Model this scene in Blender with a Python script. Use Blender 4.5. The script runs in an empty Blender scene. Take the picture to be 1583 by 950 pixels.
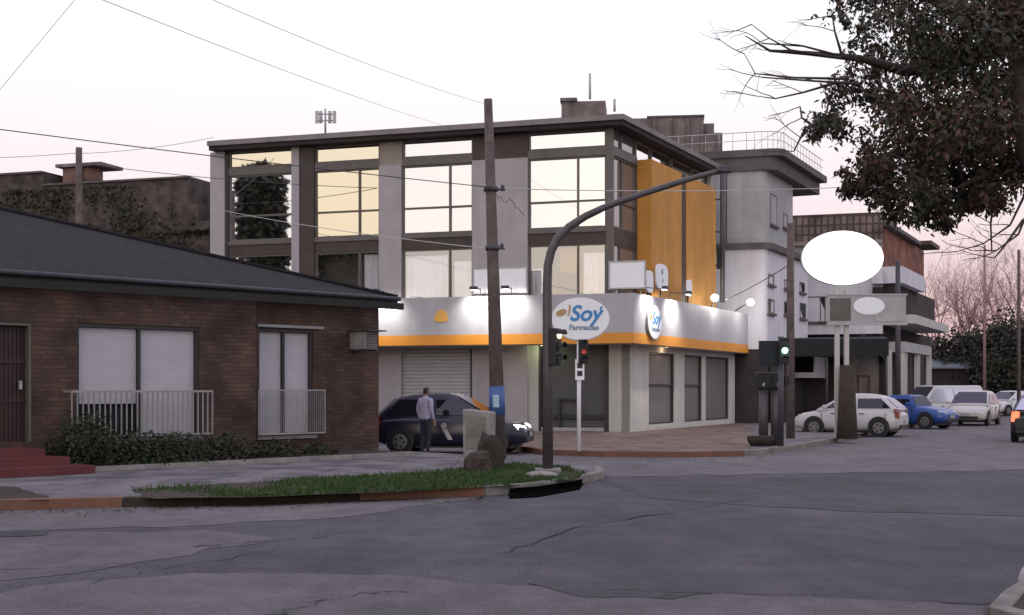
import bpy, bmesh, math, random
from mathutils import Vector, Matrix
random.seed(7)
SC = bpy.context.scene
COL = SC.collection
R = math.radians
# ------------------------------------------------------------------ camera
F, CX, HY, H = 2000.0, 791.5, 600.0, 1.6        # focal length in px of a 1583 px wide picture, horizon row, eye height
cd = bpy.data.cameras.new('camera'); cam = bpy.data.objects.new('camera', cd); COL.objects.link(cam)
cam.location = (0, 0, H); cam.rotation_euler = (R(90), 0, 0)
cd.sensor_width = 36; cd.lens = 36 * F / 1583; cd.shift_y = (HY - 475) / 1583
cd.clip_start = 0.1; cd.clip_end = 3000
SC.camera = cam
# ------------------------------------------------------------------ sky, sun, exposure
SUN_EL, SUN_AZ = R(6), R(197)                   # the sun has just gone behind the photographer
W = bpy.data.worlds.new('World'); SC.world = W; W.use_nodes = True
nt = W.node_tree; nt.nodes.clear()
wo = nt.nodes.new('ShaderNodeOutputWorld'); bg = nt.nodes.new('ShaderNodeBackground')
sky = nt.nodes.new('ShaderNodeTexSky'); sky.sky_type = 'NISHITA'; sky.sun_disc = False
sky.sun_elevation = SUN_EL; sky.sun_rotation = SUN_AZ; sky.air_density = 1.0; sky.dust_density = 2.5; sky.ozone_density = 1.5
tc = nt.nodes.new('ShaderNodeTexCoord'); sp = nt.nodes.new('ShaderNodeSeparateXYZ')
rp = nt.nodes.new('ShaderNodeValToRGB')
def ramp(node, stops):
    el = node.color_ramp.elements; el[0].position, el[0].color = stops[0]; el[1].position, el[1].color = stops[-1]
    for p_, c_ in stops[1:-1]:
        k = el.new(p_); k.color = c_
ramp(rp, [(0, (7.2, 4.3, 4.6, 1)), (.07, (8.4, 6.0, 6.2, 1)), (.14, (9.1, 7.8, 8.1, 1)), (.24, (9.7, 9.45, 9.8, 1)), (.75, (10.2, 9.7, 12.0, 1))])      # away from the sun: pink band on the horizon
rb = nt.nodes.new('ShaderNodeValToRGB'); ramp(rb, [(0, (8.8, 8.0, 7.6, 1)), (.14, (9.8, 9.4, 9.3, 1)), (.3, (10.2, 10.0, 10.4, 1)), (.75, (10.2, 9.7, 12.0, 1))])   # sunset side
mr = nt.nodes.new('ShaderNodeMapRange'); mr.inputs['From Min'].default_value = .3; mr.inputs['From Max'].default_value = -.5
m0 = nt.nodes.new('ShaderNodeMixRGB')
mx = nt.nodes.new('ShaderNodeMixRGB'); mx.inputs[0].default_value = 0.86
nt.links.new(tc.outputs['Generated'], sp.inputs[0]); nt.links.new(sp.outputs['Z'], rp.inputs[0])
nt.links.new(sky.outputs[0], mx.inputs[1]); nt.links.new(sp.outputs['Z'], rb.inputs[0]); nt.links.new(sp.outputs['Y'], mr.inputs['Value']); nt.links.new(mr.outputs[0], m0.inputs[0]); nt.links.new(rp.outputs[0], m0.inputs[1]); nt.links.new(rb.outputs[0], m0.inputs[2]); nt.links.new(m0.outputs[0], mx.inputs[2])
nt.links.new(mx.outputs[0], bg.inputs[0]); bg.inputs[1].default_value = 0.122
nt.links.new(bg.outputs[0], wo.inputs[0])
sl = bpy.data.lights.new('sun', 'SUN'); sl.energy = 0.35; sl.angle = R(25); sl.color = (1, .86, .74)
so = bpy.data.objects.new('sun', sl); COL.objects.link(so)
S = Vector((math.sin(SUN_AZ) * math.cos(SUN_EL), math.cos(SUN_AZ) * math.cos(SUN_EL), math.sin(SUN_EL)))
so.rotation_euler = S.to_track_quat('Z', 'Y').to_euler()
vs = SC.view_settings; vs.view_transform = 'Standard'; vs.look = 'None'; vs.exposure = 0.0; vs.gamma = 1; vs.use_curve_mapping = False
SC.cycles.use_denoising = True; SC.cycles.max_bounces = 6; SC.cycles.transparent_max_bounces = 12
# ------------------------------------------------------------------ helpers
def G(px, py, z=0.0):
    Y = F * (H - z) / (py - HY); return Vector(((px - CX) / F * Y, Y, z))
def P(px, py, Y): return Vector(((px - CX) / F * Y, Y, H - (py - HY) / F * Y))
BASE = {}
class MB:
    def __init__(s): s.v = []; s.f = []; s.m = []; s.mi = 0; s.sm = []; s.smooth = False
    def face(s, pts, mi=None):
        b = len(s.v); s.v += [Vector(p) for p in pts]; s.f.append(list(range(b, b + len(pts)))); s.m.append(s.mi if mi is None else mi); s.sm.append(s.smooth)
    def grid(s, rows, close=False, cap=False):
        b = len(s.v); n = len(rows[0])
        for r in rows: s.v += [Vector(p) for p in r]
        for i in range(len(rows) - 1):
            for j in range(n if close else n - 1):
                a = b + i * n + j; c = b + i * n + (j + 1) % n
                s.f.append([a, c, c + n, a + n]); s.m.append(s.mi); s.sm.append(s.smooth)
        if cap:
            s.f.append([b + j for j in range(n)][::-1]); s.f.append([b + (len(rows) - 1) * n + j for j in range(n)])
            s.m += [s.mi] * 2; s.sm += [False] * 2
    def hexa(s, c, mi=None):            # 8 corners: bottom 4 (ccw), top 4
        for q in ((3, 2, 1, 0), (4, 5, 6, 7), (0, 1, 5, 4), (1, 2, 6, 5), (2, 3, 7, 6), (3, 0, 4, 7)): s.face([c[i] for i in q], mi)
    def box(s, x0, x1, y0, y1, z0, z1, mi=None):
        s.hexa([(x0, y0, z0), (x1, y0, z0), (x1, y1, z0), (x0, y1, z0), (x0, y0, z1), (x1, y0, z1), (x1, y1, z1), (x0, y1, z1)], mi)
    def prism(s, poly, z0, z1, mi=None):
        n = len(poly)
        s.face([(p[0], p[1], z1) for p in poly], mi); s.face([(p[0], p[1], z0) for p in poly][::-1], mi)
        for i in range(n):
            a, b = poly[i], poly[(i + 1) % n]
            s.face([(a[0], a[1], z0), (b[0], b[1], z0), (b[0], b[1], z1), (a[0], a[1], z1)], mi)
    def tube(s, pts, r, n=8, cap=True):
        pts = [Vector(p) for p in pts]; rr = r if isinstance(r, (list, tuple)) else [r] * len(pts); rows = []
        o = s.smooth; s.smooth = True
        ref = None
        for i, p in enumerate(pts):
            t = (pts[min(i + 1, len(pts) - 1)] - pts[max(i - 1, 0)]).normalized()
            if ref is None: ref = Vector((0, 0, 1)) if abs(t.z) < .9 else Vector((1, 0, 0))
            a = t.cross(ref).normalized(); b = a.cross(t).normalized(); ref = b
            rows.append([p + (a * math.cos(2 * math.pi * j / n) + b * math.sin(2 * math.pi * j / n)) * rr[i] for j in range(n)])
        s.grid(rows, True, cap); s.smooth = o
    def disc(s, c, ax, r, th, n=20, inner=0):
        ax = Vector(ax).normalized(); s.tube([Vector(c) - ax * th / 2, Vector(c) + ax * th / 2], r, n)
    def build(s, name, mats, parent=None, bevel=0, recalc=True):
        me = bpy.data.meshes.new(name)
        if parent is not None: base = BASE[parent.name]
        else:
            xs = [p.x for p in s.v]; ys = [p.y for p in s.v]
            base = Vector(((min(xs) + max(xs)) / 2, (min(ys) + max(ys)) / 2, min(p.z for p in s.v)))
        me.from_pydata([tuple(p - base) for p in s.v], [], s.f)
        for m in (mats if isinstance(mats, (list, tuple)) else [mats]): me.materials.append(m)
        me.polygons.foreach_set('material_index', s.m); me.polygons.foreach_set('use_smooth', s.sm)
        uv = me.uv_layers.new(name='UVMap'); w = [0.0] * (2 * len(me.loops))
        for p in me.polygons:
            n = p.normal
            if abs(n.z) > .985: t, up = Vector((1, 0, 0)), Vector((0, 1, 0))
            else: t = Vector((-n.y, n.x, 0)).normalized(); up = n.cross(t).normalized()
            for li in p.loop_indices:
                q = s.v[me.loops[li].vertex_index]; w[2 * li] = q.dot(t); w[2 * li + 1] = q.dot(up)
        uv.data.foreach_set('uv', w)
        if recalc:
            bm = bmesh.new(); bm.from_mesh(me); bmesh.ops.remove_doubles(bm, verts=bm.verts, dist=1e-5); bmesh.ops.recalc_face_normals(bm, faces=bm.faces); bm.to_mesh(me); bm.free()
        o = bpy.data.objects.new(name, me); COL.objects.link(o)
        if parent is not None: o.parent = parent
        else: o.location = base
        BASE[o.name] = base
        if bevel:
            b = o.modifiers.new('bevel', 'BEVEL'); b.width = bevel; b.segments = 2; b.limit_method = 'ANGLE'; b.angle_limit = R(35)
        return o
def tag(o, label, cat, group=None, kind=None):
    o['label'] = label; o['category'] = cat
    if group: o['group'] = group
    if kind: o['kind'] = kind
    return o
def struct(o, kind='structure'): o['kind'] = kind; return o
def empty(name, loc, label, cat, group=None):
    o = bpy.data.objects.new(name, None); COL.objects.link(o); o.location = loc; o.empty_display_size = .3
    BASE[o.name] = Vector(loc); return tag(o, label, cat, group)
def place(root, loc, rz): root.location = loc; root.rotation_euler = (0, 0, rz)
def copy_tree(o, parent=None):
    c = o.copy(); COL.objects.link(c); c.parent = parent; BASE[c.name] = BASE[o.name].copy()
    for ch in list(o.children): copy_tree(ch, c)
    return c
class Fr:                                # a vertical facade plane: u runs to the right seen from outside, d is outward
    def __init__(s, o, d):
        s.o = Vector((o[0], o[1])); s.d = Vector((d[0], d[1])).normalized(); s.n = Vector((s.d.y, -s.d.x))
    def pt(s, u, d, z): q = s.o + s.d * u + s.n * d; return Vector((q.x, q.y, z))
    def u(s, px, d=0):
        k = (px - CX) / F; o = s.o + s.n * d; return (k * o.y - o.x) / (s.d.x - k * s.d.y)
    def z(s, px, py, d=0): return H - (py - HY) / F * s.pt(s.u(px, d), d, 0).y
    def box(s, mb, u0, u1, d0, d1, z0, z1, mi=None):
        mb.hexa([s.pt(u0, d1, z0), s.pt(u1, d1, z0), s.pt(u1, d0, z0), s.pt(u0, d0, z0), s.pt(u0, d1, z1), s.pt(u1, d1, z1), s.pt(u1, d0, z1), s.pt(u0, d0, z1)], mi)
    def wall(s, mb, u0, u1, z0, z1, th, holes, d=0):
        us = sorted({u0, u1} | {h[0] for h in holes} | {h[1] for h in holes}); zs = sorted({z0, z1} | {h[2] for h in holes} | {h[3] for h in holes})
        inh = lambda a, b: any(h[0] < a < h[1] and h[2] < b < h[3] for h in holes)
        for i in range(len(us) - 1):
            for j in range(len(zs) - 1):
                if inh((us[i] + us[i + 1]) / 2, (zs[j] + zs[j + 1]) / 2): continue
                for dd in (d, d - th): mb.face([s.pt(us[i], dd, zs[j]), s.pt(us[i + 1], dd, zs[j]), s.pt(us[i + 1], dd, zs[j + 1]), s.pt(us[i], dd, zs[j + 1])])
        for (a, b, c, e_) in list(holes) + [(u0, u1, z0, z1)]:
            for q in (((a, c), (a, e_)), ((b, c), (b, e_)), ((a, e_), (b, e_)), ((a, c), (b, c))):
                mb.face([s.pt(q[0][0], d, q[0][1]), s.pt(q[1][0], d, q[1][1]), s.pt(q[1][0], d - th, q[1][1]), s.pt(q[0][0], d - th, q[0][1])])
# ------------------------------------------------------------------ materials
def mat(name, col, rough=.8, var=.25, scale=3.0, bump=.0, bscale=40, metal=0, spec=.4, emit=None, es=0, col2=None, stain=0):
    m = bpy.data.materials.new(name); m.use_nodes = True; t = m.node_tree; b = t.nodes['Principled BSDF']
    b.inputs['Roughness'].default_value = rough; b.inputs['Metallic'].default_value = metal; b.inputs['Specular IOR Level'].default_value = spec
    c = t.nodes.new('ShaderNodeTexCoord'); n = t.nodes.new('ShaderNodeTexNoise'); n.inputs['Scale'].default_value = scale; n.inputs['Detail'].default_value = 6; n.inputs['Roughness'].default_value = .65
    t.links.new(c.outputs['Object'], n.inputs['Vector'])
    r = t.nodes.new('ShaderNodeValToRGB'); r.color_ramp.elements[0].position = .3; r.color_ramp.elements[1].position = .7
    d = col2 or tuple(x * (1 + var) for x in col); lo = col if col2 else tuple(x * (1 - var) for x in col)
    r.color_ramp.elements[0].color = (*lo, 1); r.color_ramp.elements[1].color = (*d, 1)
    t.links.new(n.outputs[0], r.inputs[0]); out = r.outputs[0]
    if stain:
        mp = t.nodes.new('ShaderNodeMapping'); mp.inputs['Scale'].default_value = (2.5, 2.5, .25); t.links.new(c.outputs['Object'], mp.inputs[0])
        n3 = t.nodes.new('ShaderNodeTexNoise'); n3.inputs['Scale'].default_value = 1.2; n3.inputs['Detail'].default_value = 5; t.links.new(mp.outputs[0], n3.inputs['Vector'])
        r3 = t.nodes.new('ShaderNodeValToRGB'); r3.color_ramp.elements[0].position = .38; r3.color_ramp.elements[1].position = .62
        r3.color_ramp.elements[0].color = (1 - stain,) * 3 + (1,); r3.color_ramp.elements[1].color = (1, 1, 1, 1)
        mm = t.nodes.new('ShaderNodeMixRGB'); mm.blend_type = 'MULTIPLY'; mm.inputs[0].default_value = 1
        t.links.new(n3.outputs[0], r3.inputs[0]); t.links.new(out, mm.inputs[1]); t.links.new(r3.outputs[0], mm.inputs[2]); out = mm.outputs[0]
    t.links.new(out, b.inputs['Base Color'])
    if bump:
        n2 = t.nodes.new('ShaderNodeTexNoise'); n2.inputs['Scale'].default_value = bscale; n2.inputs['Detail'].default_value = 5
        bp = t.nodes.new('ShaderNodeBump'); bp.inputs['Strength'].default_value = bump; bp.inputs['Distance'].default_value = .02
        t.links.new(c.outputs['Object'], n2.inputs['Vector']); t.links.new(n2.outputs[0], bp.inputs['Height']); t.links.new(bp.outputs[0], b.inputs['Normal'])
    if emit: b.inputs['Emission Color'].default_value = (*emit, 1); b.inputs['Emission Strength'].default_value = es
    return m
def brick(name, c1, c2, mortar, sx=.22, sy=.075, rough=.9, bump=.4, msize=.012, bias=0, off=.5):
    m = mat(name, c1, rough); t = m.node_tree; b = t.nodes['Principled BSDF']
    uv = t.nodes.new('ShaderNodeUVMap'); br = t.nodes.new('ShaderNodeTexBrick')
    br.inputs['Color1'].default_value = (*c1, 1); br.inputs['Color2'].default_value = (*c2, 1); br.inputs['Mortar'].default_value = (*mortar, 1)
    br.inputs['Scale'].default_value = 1; br.inputs['Brick Width'].default_value = sx; br.inputs['Row Height'].default_value = sy; br.inputs['Mortar Size'].default_value = msize
    br.inputs['Bias'].default_value = bias; br.offset = off
    t.links.new(uv.outputs[0], br.inputs['Vector'])
    c = t.nodes.new('ShaderNodeTexCoord'); n = t.nodes.new('ShaderNodeTexNoise'); n.inputs['Scale'].default_value = 1.3; n.inputs['Detail'].default_value = 7
    t.links.new(c.outputs['Object'], n.inputs['Vector'])
    r = t.nodes.new('ShaderNodeValToRGB'); r.color_ramp.elements[0].position = .33; r.color_ramp.elements[0].color = (.5, .5, .5, 1); r.color_ramp.elements[1].position = .7; r.color_ramp.elements[1].color = (1.35, 1.28, 1.2, 1)
    t.links.new(n.outputs[0], r.inputs[0])
    mm = t.nodes.new('ShaderNodeMixRGB'); mm.blend_type = 'MULTIPLY'; mm.inputs[0].default_value = 1
    t.links.new(br.outputs[0], mm.inputs[1]); t.links.new(r.outputs[0], mm.inputs[2]); t.links.new(mm.outputs[0], b.inputs['Base Color'])
    bp = t.nodes.new('ShaderNodeBump'); bp.inputs['Strength'].default_value = bump; bp.inputs['Distance'].default_value = .01; bp.invert = True
    t.links.new(br.outputs['Fac'], bp.inputs['Height']); t.links.new(bp.outputs[0], b.inputs['Normal'])
    return m
def glass(name, tint=(.9, .9, .9), refl=.7, dark=(.02, .022, .025), rough=.02, wav=.0):
    # coated window glass: a mirror-like layer over a dark room
    m = bpy.data.materials.new(name); m.use_nodes = True; t = m.node_tree; t.nodes.clear()
    o = t.nodes.new('ShaderNodeOutputMaterial'); g = t.nodes.new('ShaderNodeBsdfGlossy'); d = t.nodes.new('ShaderNodeBsdfDiffuse'); x = t.nodes.new('ShaderNodeMixShader')
    g.inputs[0].default_value = (*tint, 1); g.inputs[1].default_value = rough; d.inputs[0].default_value = (*dark, 1)
    c = t.nodes.new('ShaderNodeTexCoord'); n = t.nodes.new('ShaderNodeTexNoise'); n.inputs['Scale'].default_value = .9; t.links.new(c.outputs['Object'], n.inputs['Vector'])
    bp = t.nodes.new('ShaderNodeBump'); bp.inputs['Strength'].default_value = wav; bp.inputs['Distance'].default_value = .05; t.links.new(n.outputs[0], bp.inputs['Height']); t.links.new(bp.outputs[0], g.inputs['Normal'])
    f = t.nodes.new('ShaderNodeFresnel'); f.inputs[0].default_value = 1.5
    a = t.nodes.new('ShaderNodeMath'); a.operation = 'ADD'; a.use_clamp = True; a.inputs[1].default_value = refl; t.links.new(f.outputs[0], a.inputs[0])
    t.links.new(a.outputs[0], x.inputs[0]); t.links.new(d.outputs[0], x.inputs[1]); t.links.new(g.outputs[0], x.inputs[2]); t.links.new(x.outputs[0], o.inputs[0])
    return m
def clear_glass(name, refl=.25, tint=(.85, .88, .88)):
    m = bpy.data.materials.new(name); m.use_nodes = True; t = m.node_tree; t.nodes.clear()
    o = t.nodes.new('ShaderNodeOutputMaterial'); g = t.nodes.new('ShaderNodeBsdfGlossy'); d = t.nodes.new('ShaderNodeBsdfTransparent'); x = t.nodes.new('ShaderNodeMixShader')
    g.inputs[0].default_value = (.95, .95, .95, 1); g.inputs[1].default_value = .02; d.inputs[0].default_value = (*tint, 1); x.inputs[0].default_value = refl
    t.links.new(d.outputs[0], x.inputs[1]); t.links.new(g.outputs[0], x.inputs[2]); t.links.new(x.outputs[0], o.inputs[0]); return m
M = {}
def road(name, col, blotch=.35, speck=.45, patch=.5):
    m = mat(name, col, .88, .15, .3, .6, 70, spec=.3); t = m.node_tree; b = t.nodes['Principled BSDF']; src = b.inputs['Base Color'].links[0].from_socket
    c = t.nodes.new('ShaderNodeTexCoord')
    def mul(src, sc, stretch, lo, hi, p0, p1, det=6):
        mp = t.nodes.new('ShaderNodeMapping'); mp.inputs['Scale'].default_value = stretch; t.links.new(c.outputs['Object'], mp.inputs[0])
        n = t.nodes.new('ShaderNodeTexNoise'); n.inputs['Scale'].default_value = sc; n.inputs['Detail'].default_value = det; n.inputs['Roughness'].default_value = .7; t.links.new(mp.outputs[0], n.inputs['Vector'])
        rr = t.nodes.new('ShaderNodeValToRGB'); rr.color_ramp.elements[0].position = p0; rr.color_ramp.elements[1].position = p1
        rr.color_ramp.elements[0].color = (lo, lo, lo, 1); rr.color_ramp.elements[1].color = (hi, hi * .985, hi * .99, 1); t.links.new(n.outputs[0], rr.inputs[0])
        mm = t.nodes.new('ShaderNodeMixRGB'); mm.blend_type = 'MULTIPLY'; mm.inputs[0].default_value = 1; t.links.new(src, mm.inputs[1]); t.links.new(rr.outputs[0], mm.inputs[2]); return mm.outputs[0]
    src = mul(src, .55, (1, .45, 1), 1 - blotch, 1 + blotch * .5, .35, .65)      # worn lanes and old oil
    src = mul(src, 2.2, (1, .8, 1), 1 - patch * .3, 1 + patch * .2, .4, .6)
    src = mul(src, 38, (1, 1, 1), 1 - speck, 1 + speck * .8, .35, .68, 3)          # aggregate
    t.links.new(src, b.inputs['Base Color']); return m
M['asphalt'] = road('asphalt', (.079, .075, .089))
M['asphalt_patch'] = road('asphalt patch', (.068, .066, .075))
M['concrete_road'] = road('worn concrete road', (.135, .126, .133), .25, .3)
M['concrete_old'] = road('old road slab', (.114, .107, .118), .3, .35)
M['crack'] = mat('tar crack', (.032, .03, .036), .9, .3, 4)
M['pit'] = mat('drain pit', (.004, .004, .004), 1, .3, 4, spec=0)
M['walk'] = brick('footpath slabs', (.128, .123, .138), (.148, .142, .158), (.06, .057, .062), 1.1, 1.1, .9, .3, .012, 0, 0)
M['tile_walk'] = brick('red footpath tiles', (.145, .098, .082), (.18, .125, .105), (.10, .082, .076), .4, .4, .8, .2, .02, 0, 0)
M['kerb_grey'] = mat('kerb concrete', (.16, .155, .14), .9, .4, 2.5, .3, 30)
M['kerb_orange'] = mat('painted kerb', (.185, .082, .05), .85, .4, 3, .3, 30, col2=(.10, .06, .045))
M['soil'] = mat('soil', (.035, .026, .02), .95, .35, 3, .8, 25)
M['grass'] = mat('grass', (.03, .07, .012), .8, .4, 6); M['grass2'] = mat('dry grass', (.05, .062, .02), .8, .4, 6)
M['house_brick'] = brick('house brick', (.06, .035, .029), (.095, .056, .044), (.046, .037, .032), .24, .085)
M['slate'] = brick('dark roof tiles', (.0075, .0075, .0105), (.013, .0125, .016), (.004, .004, .005), .33, .28, .95, .6, .03)
M['eave'] = mat('eave board', (.014, .012, .012), .7, .3, 2)
M['eave_edge'] = mat('gutter metal', (.03, .03, .04), .6, .3, 2)
M['shutter_white'] = mat('white roller shutter', (.40, .39, .43), .6, .06, 2)
M['door_brown'] = mat('dark red door', (.03, .012, .012), .5, .3, 3)
M['frame_dark'] = mat('dark window frame', (.03, .028, .028), .5, .2, 3)
M['frame_grey'] = mat('bronze grey frame', (.105, .092, .085), .5, .2, 2)
M['rail'] = mat('pale railing paint', (.26, .25, .25), .6, .2, 3)
M['red_step'] = mat('red cement step', (.10, .022, .024), .7, .2, 3)
M['leafdark'] = mat('shrub leaf', (.02, .035, .014), .7, .4, 8); M['leafdark2'] = mat('shrub leaf brown', (.035, .03, .016), .7, .4, 8)
M['stucco'] = mat('lavender grey stucco', (.36, .335, .35), .9, .08, 1.5, .15, 30, stain=.07)
M['stucco_pale'] = mat('pale stucco', (.48, .465, .44), .9, .08, 1.2, .15, 30, stain=.08)
M['tower'] = mat('grey render', (.38, .38, .385), .9, .12, .9, .15, 30, stain=.14)
M['tower_white'] = mat('lilac white render', (.60, .59, .64), .9, .08, 1, .1, 30, stain=.1)
M['band'] = mat('dark cornice', (.10, .088, .088), .85, .25, 1.2, .2, 20)
M['roof_band'] = mat('roof edge sheet', (.20, .175, .17), .7, .25, 1.3)
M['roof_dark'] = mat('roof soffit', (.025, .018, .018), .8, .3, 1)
M['spandrel'] = mat('dark brown spandrel', (.05, .036, .03), .6, .3, 2)
M['beige'] = mat('beige panel', (.27, .235, .20), .8, .12, 2)
M['glass_main'] = glass('coated facade glass', (.96, .945, .95), .82, wav=.02)
M['glass_gold'] = glass('gold coated glass', (.93, .82, .62), .80, wav=.02)
M['glass_dark'] = glass('dark glass', (.3, .3, .34), .06)
M['glass_grey'] = glass('grey glass', (.75, .75, .77), .25, (.16, .16, .165))
M['glass_shop'] = glass('shop glass', (.6, .6, .6), .03, (.17, .165, .155), .25)
M['glass_clear'] = clear_glass('clear glass', .40, (1, 1, 1))
M['curtain'] = mat('curtain', (.86, .87, .90), .9, .08, 3)
M['room'] = mat('room wall', (.16, .15, .14), .9, .2, 1)
M['orange'] = mat('orange panel', (.52, .245, .05), .75, .1, 1.2, stain=.13)
M['fascia'] = mat('silver fascia', (.38, .375, .40), .55, .06, 1.5, stain=.07)
M['stripe'] = mat('orange stripe', (.62, .25, .03), .55, .06, 2)
M['white_sign'] = mat('white sign face', (.78, .80, .83), .5, .03, 2)
M['emblem'] = mat('orange emblem', (.70, .38, .08), .5, .05, 2)
M['blue'] = mat('blue lettering', (.05, .22, .50), .5, .1, 2); M['steel'] = mat('grey lettering', (.19, .27, .36), .5, .1, 2)
M['tan'] = mat('tan mark', (.42, .27, .13), .5, .1, 2)
M['roller'] = mat('grey roller shutter', (.40, .39, .41), .55, .08, 2); M['roller_dark'] = mat('charcoal roller door', (.085, .085, .09), .5, .2, 2)
M['wall_shop'] = mat('shop wall', (.42, .41, .39), .85, .08, 1.5, .1, 30, stain=.08)
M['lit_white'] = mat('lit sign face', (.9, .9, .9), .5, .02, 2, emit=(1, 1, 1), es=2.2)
M['lamp_glow'] = mat('lamp glass', (.9, .9, .9), .4, 0, 2, emit=(1, .97, .9), es=14)
M['green_glow'] = mat('green lens', (.6, .9, .8), .4, 0, 2, emit=(.45, 1, .75), es=3)
M['warm_glow'] = mat('warm lens', (.9, .7, .5), .4, 0, 2, emit=(1, .72, .45), es=2.5)
M['red_glow'] = mat('red lens', (.7, .1, .08), .4, 0, 2, emit=(1, .16, .10), es=.05)
M['tail_glow'] = mat('tail lens', (.8, .2, .1), .4, 0, 2, emit=(1, .15, .06), es=1.6)
M['head_glow'] = mat('headlight lens', (.9, .9, .9), .3, 0, 2, emit=(1, 1, .97), es=7)
M['metal_dark'] = mat('dark painted steel', (.045, .043, .055), .55, .25, 3, spec=.5)
M['metal_post'] = mat('grey painted steel', (.06, .055, .06), .5, .25, 3, spec=.5)
M['metal_light'] = mat('galvanised steel', (.36, .36, .36), .5, .15, 3, metal=.3)
M['black'] = mat('black plastic', (.012, .012, .014), .5, .2, 3)
M['wood_pole'] = mat('weathered pole', (.10, .077, .072), .9, .35, 4, .5, 20)
M['poster_blue'] = mat('blue poster', (.05, .10, .26), .6, .2, 5); M['poster_pale'] = mat('poster marks', (.30, .44, .52), .6, .1, 5)
M['concrete_box'] = mat('concrete pillar', (.23, .215, .21), .9, .3, 3, .4, 25)
M['old_brick'] = mat('sooty rough wall', (.02, .016, .014), .95, .3, 1.7, .6, 6, col2=(.12, .095, .085))
M['pink_brick'] = brick('pink brick', (.20, .115, .10), (.24, .14, .125), (.2, .13, .12), .3, .1)
M['red_brick'] = brick('red brick', (.21, .075, .05), (.25, .095, .065), (.16, .08, .06), .3, .1)
M['parapet'] = mat('mottled parapet', (.20, .165, .16), .95, .4, 1.3, .4, 12, stain=.35)
M['tiles_roof'] = brick('brown roof tiles', (.13, .095, .085), (.20, .155, .14), (.07, .055, .05), .32, .5, .9, .6, .06, 0, 0)
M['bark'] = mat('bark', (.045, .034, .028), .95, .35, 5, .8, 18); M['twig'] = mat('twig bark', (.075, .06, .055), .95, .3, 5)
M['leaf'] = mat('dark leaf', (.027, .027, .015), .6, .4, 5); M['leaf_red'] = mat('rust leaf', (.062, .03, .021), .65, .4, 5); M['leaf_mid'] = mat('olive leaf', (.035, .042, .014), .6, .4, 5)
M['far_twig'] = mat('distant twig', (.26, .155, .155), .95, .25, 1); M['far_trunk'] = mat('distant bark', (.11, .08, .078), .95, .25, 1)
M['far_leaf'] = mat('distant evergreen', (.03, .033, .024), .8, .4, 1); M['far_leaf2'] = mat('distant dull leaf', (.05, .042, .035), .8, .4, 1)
M['tyre'] = mat('tyre', (.013, .013, .014), .85, .2, 5); M['rim'] = mat('alloy rim', (.17, .17, .18), .4, .1, 5, metal=.6)
M['car_glass'] = glass('car glass', (.45, .44, .52), .06, (.012, .012, .018))
def paint(name, c, rough=.3): return mat(name, c, rough, .06, 2, spec=.5)
M['p_navy'] = paint('navy paint', (.011, .011, .026)); M['p_white'] = paint('white paint', (.48, .47, .48), .35); M['p_silver'] = paint('silver paint', (.55, .55, .57), .35)
M['p_blue'] = paint('blue paint', (.014, .058, .24)); M['p_cream'] = paint('cream paint', (.44, .43, .41), .35); M['p_black'] = paint('black paint', (.012, .012, .015))
M['lamp_plain'] = mat('lamp lens', (.5, .5, .52), .2, .05, 3, spec=.6); M['tail_plain'] = mat('tail lamp', (.16, .015, .012), .3, .1, 3)
M['plate'] = mat('number plate', (.3, .3, .3), .5, .1, 8)
M['skin'] = mat('skin', (.24, .14, .10), .6, .1, 5); M['hair'] = mat('hair', (.012, .01, .01), .7, .3, 20); M['shirt'] = mat('pale shirt', (.30, .29, .40), .9, .12, 6); M['trousers'] = mat('dark trousers', (.02, .02, .035), .9, .2, 6)
M['wire'] = mat('cable', (.05, .048, .05), .7, .1, 3)
M['wire_faint'] = mat('weathered cable', (.45, .44, .45), .7, .1, 3)
M['white_rock'] = mat('whitewashed stone', (.42, .41, .42), .9, .35, 5, .6, 15)
M['awning'] = mat('dark awning', (.012, .015, .018), .8, .3, 2)
M['metal_roof'] = mat('blue grey sheet', (.15, .17, .20), .6, .2, 1)
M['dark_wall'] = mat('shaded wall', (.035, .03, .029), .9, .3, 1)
# ------------------------------------------------------------------ ground, roads, footpaths
ground = MB(); ground.face([(-900, -300, 0), (900, -300, 0), (900, 1500, 0), (-900, 1500, 0)])
struct(ground.build('ground', M['asphalt']))
def wob(pts, amp, step=.5, seed=1):
    rnd = random.Random(seed); out = []
    n = len(pts)
    for i in range(n):
        a, b = Vector(pts[i][:2]), Vector(pts[(i + 1) % n][:2]); k_ = max(1, min(60, int((b - a).length / step)))
        for j in range(k_):
            p = a.lerp(b, j / k_); out.append((p.x + rnd.uniform(-amp, amp), p.y + rnd.uniform(-amp, amp)))
    return out
def sheet(name, pts, z, m, amp=0, step=.5, seed=1, kind='structure', tri=False):
    p = wob(pts, amp, step, seed) if amp else [(q[0], q[1]) for q in pts]
    me = bpy.data.meshes.new(name); bm = bmesh.new(); vv = [bm.verts.new((x, y, z)) for x, y in p]; f = bm.faces.new(vv)
    bmesh.ops.triangulate(bm, faces=[f]); uvl = bm.loops.layers.uv.new('UVMap')
    for f in bm.faces:
        if f.normal.z < 0: f.normal_flip()
        for l in f.loops: l[uvl].uv = l.vert.co.xy
    bm.to_mesh(me); bm.free(); me.materials.append(m); o = bpy.data.objects.new(name, me); COL.objects.link(o); BASE[o.name] = Vector((0, 0, 0)); o['kind'] = kind; return o
g = lambda px, py, z=0: tuple(G(px, py, z)[:2])
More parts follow.
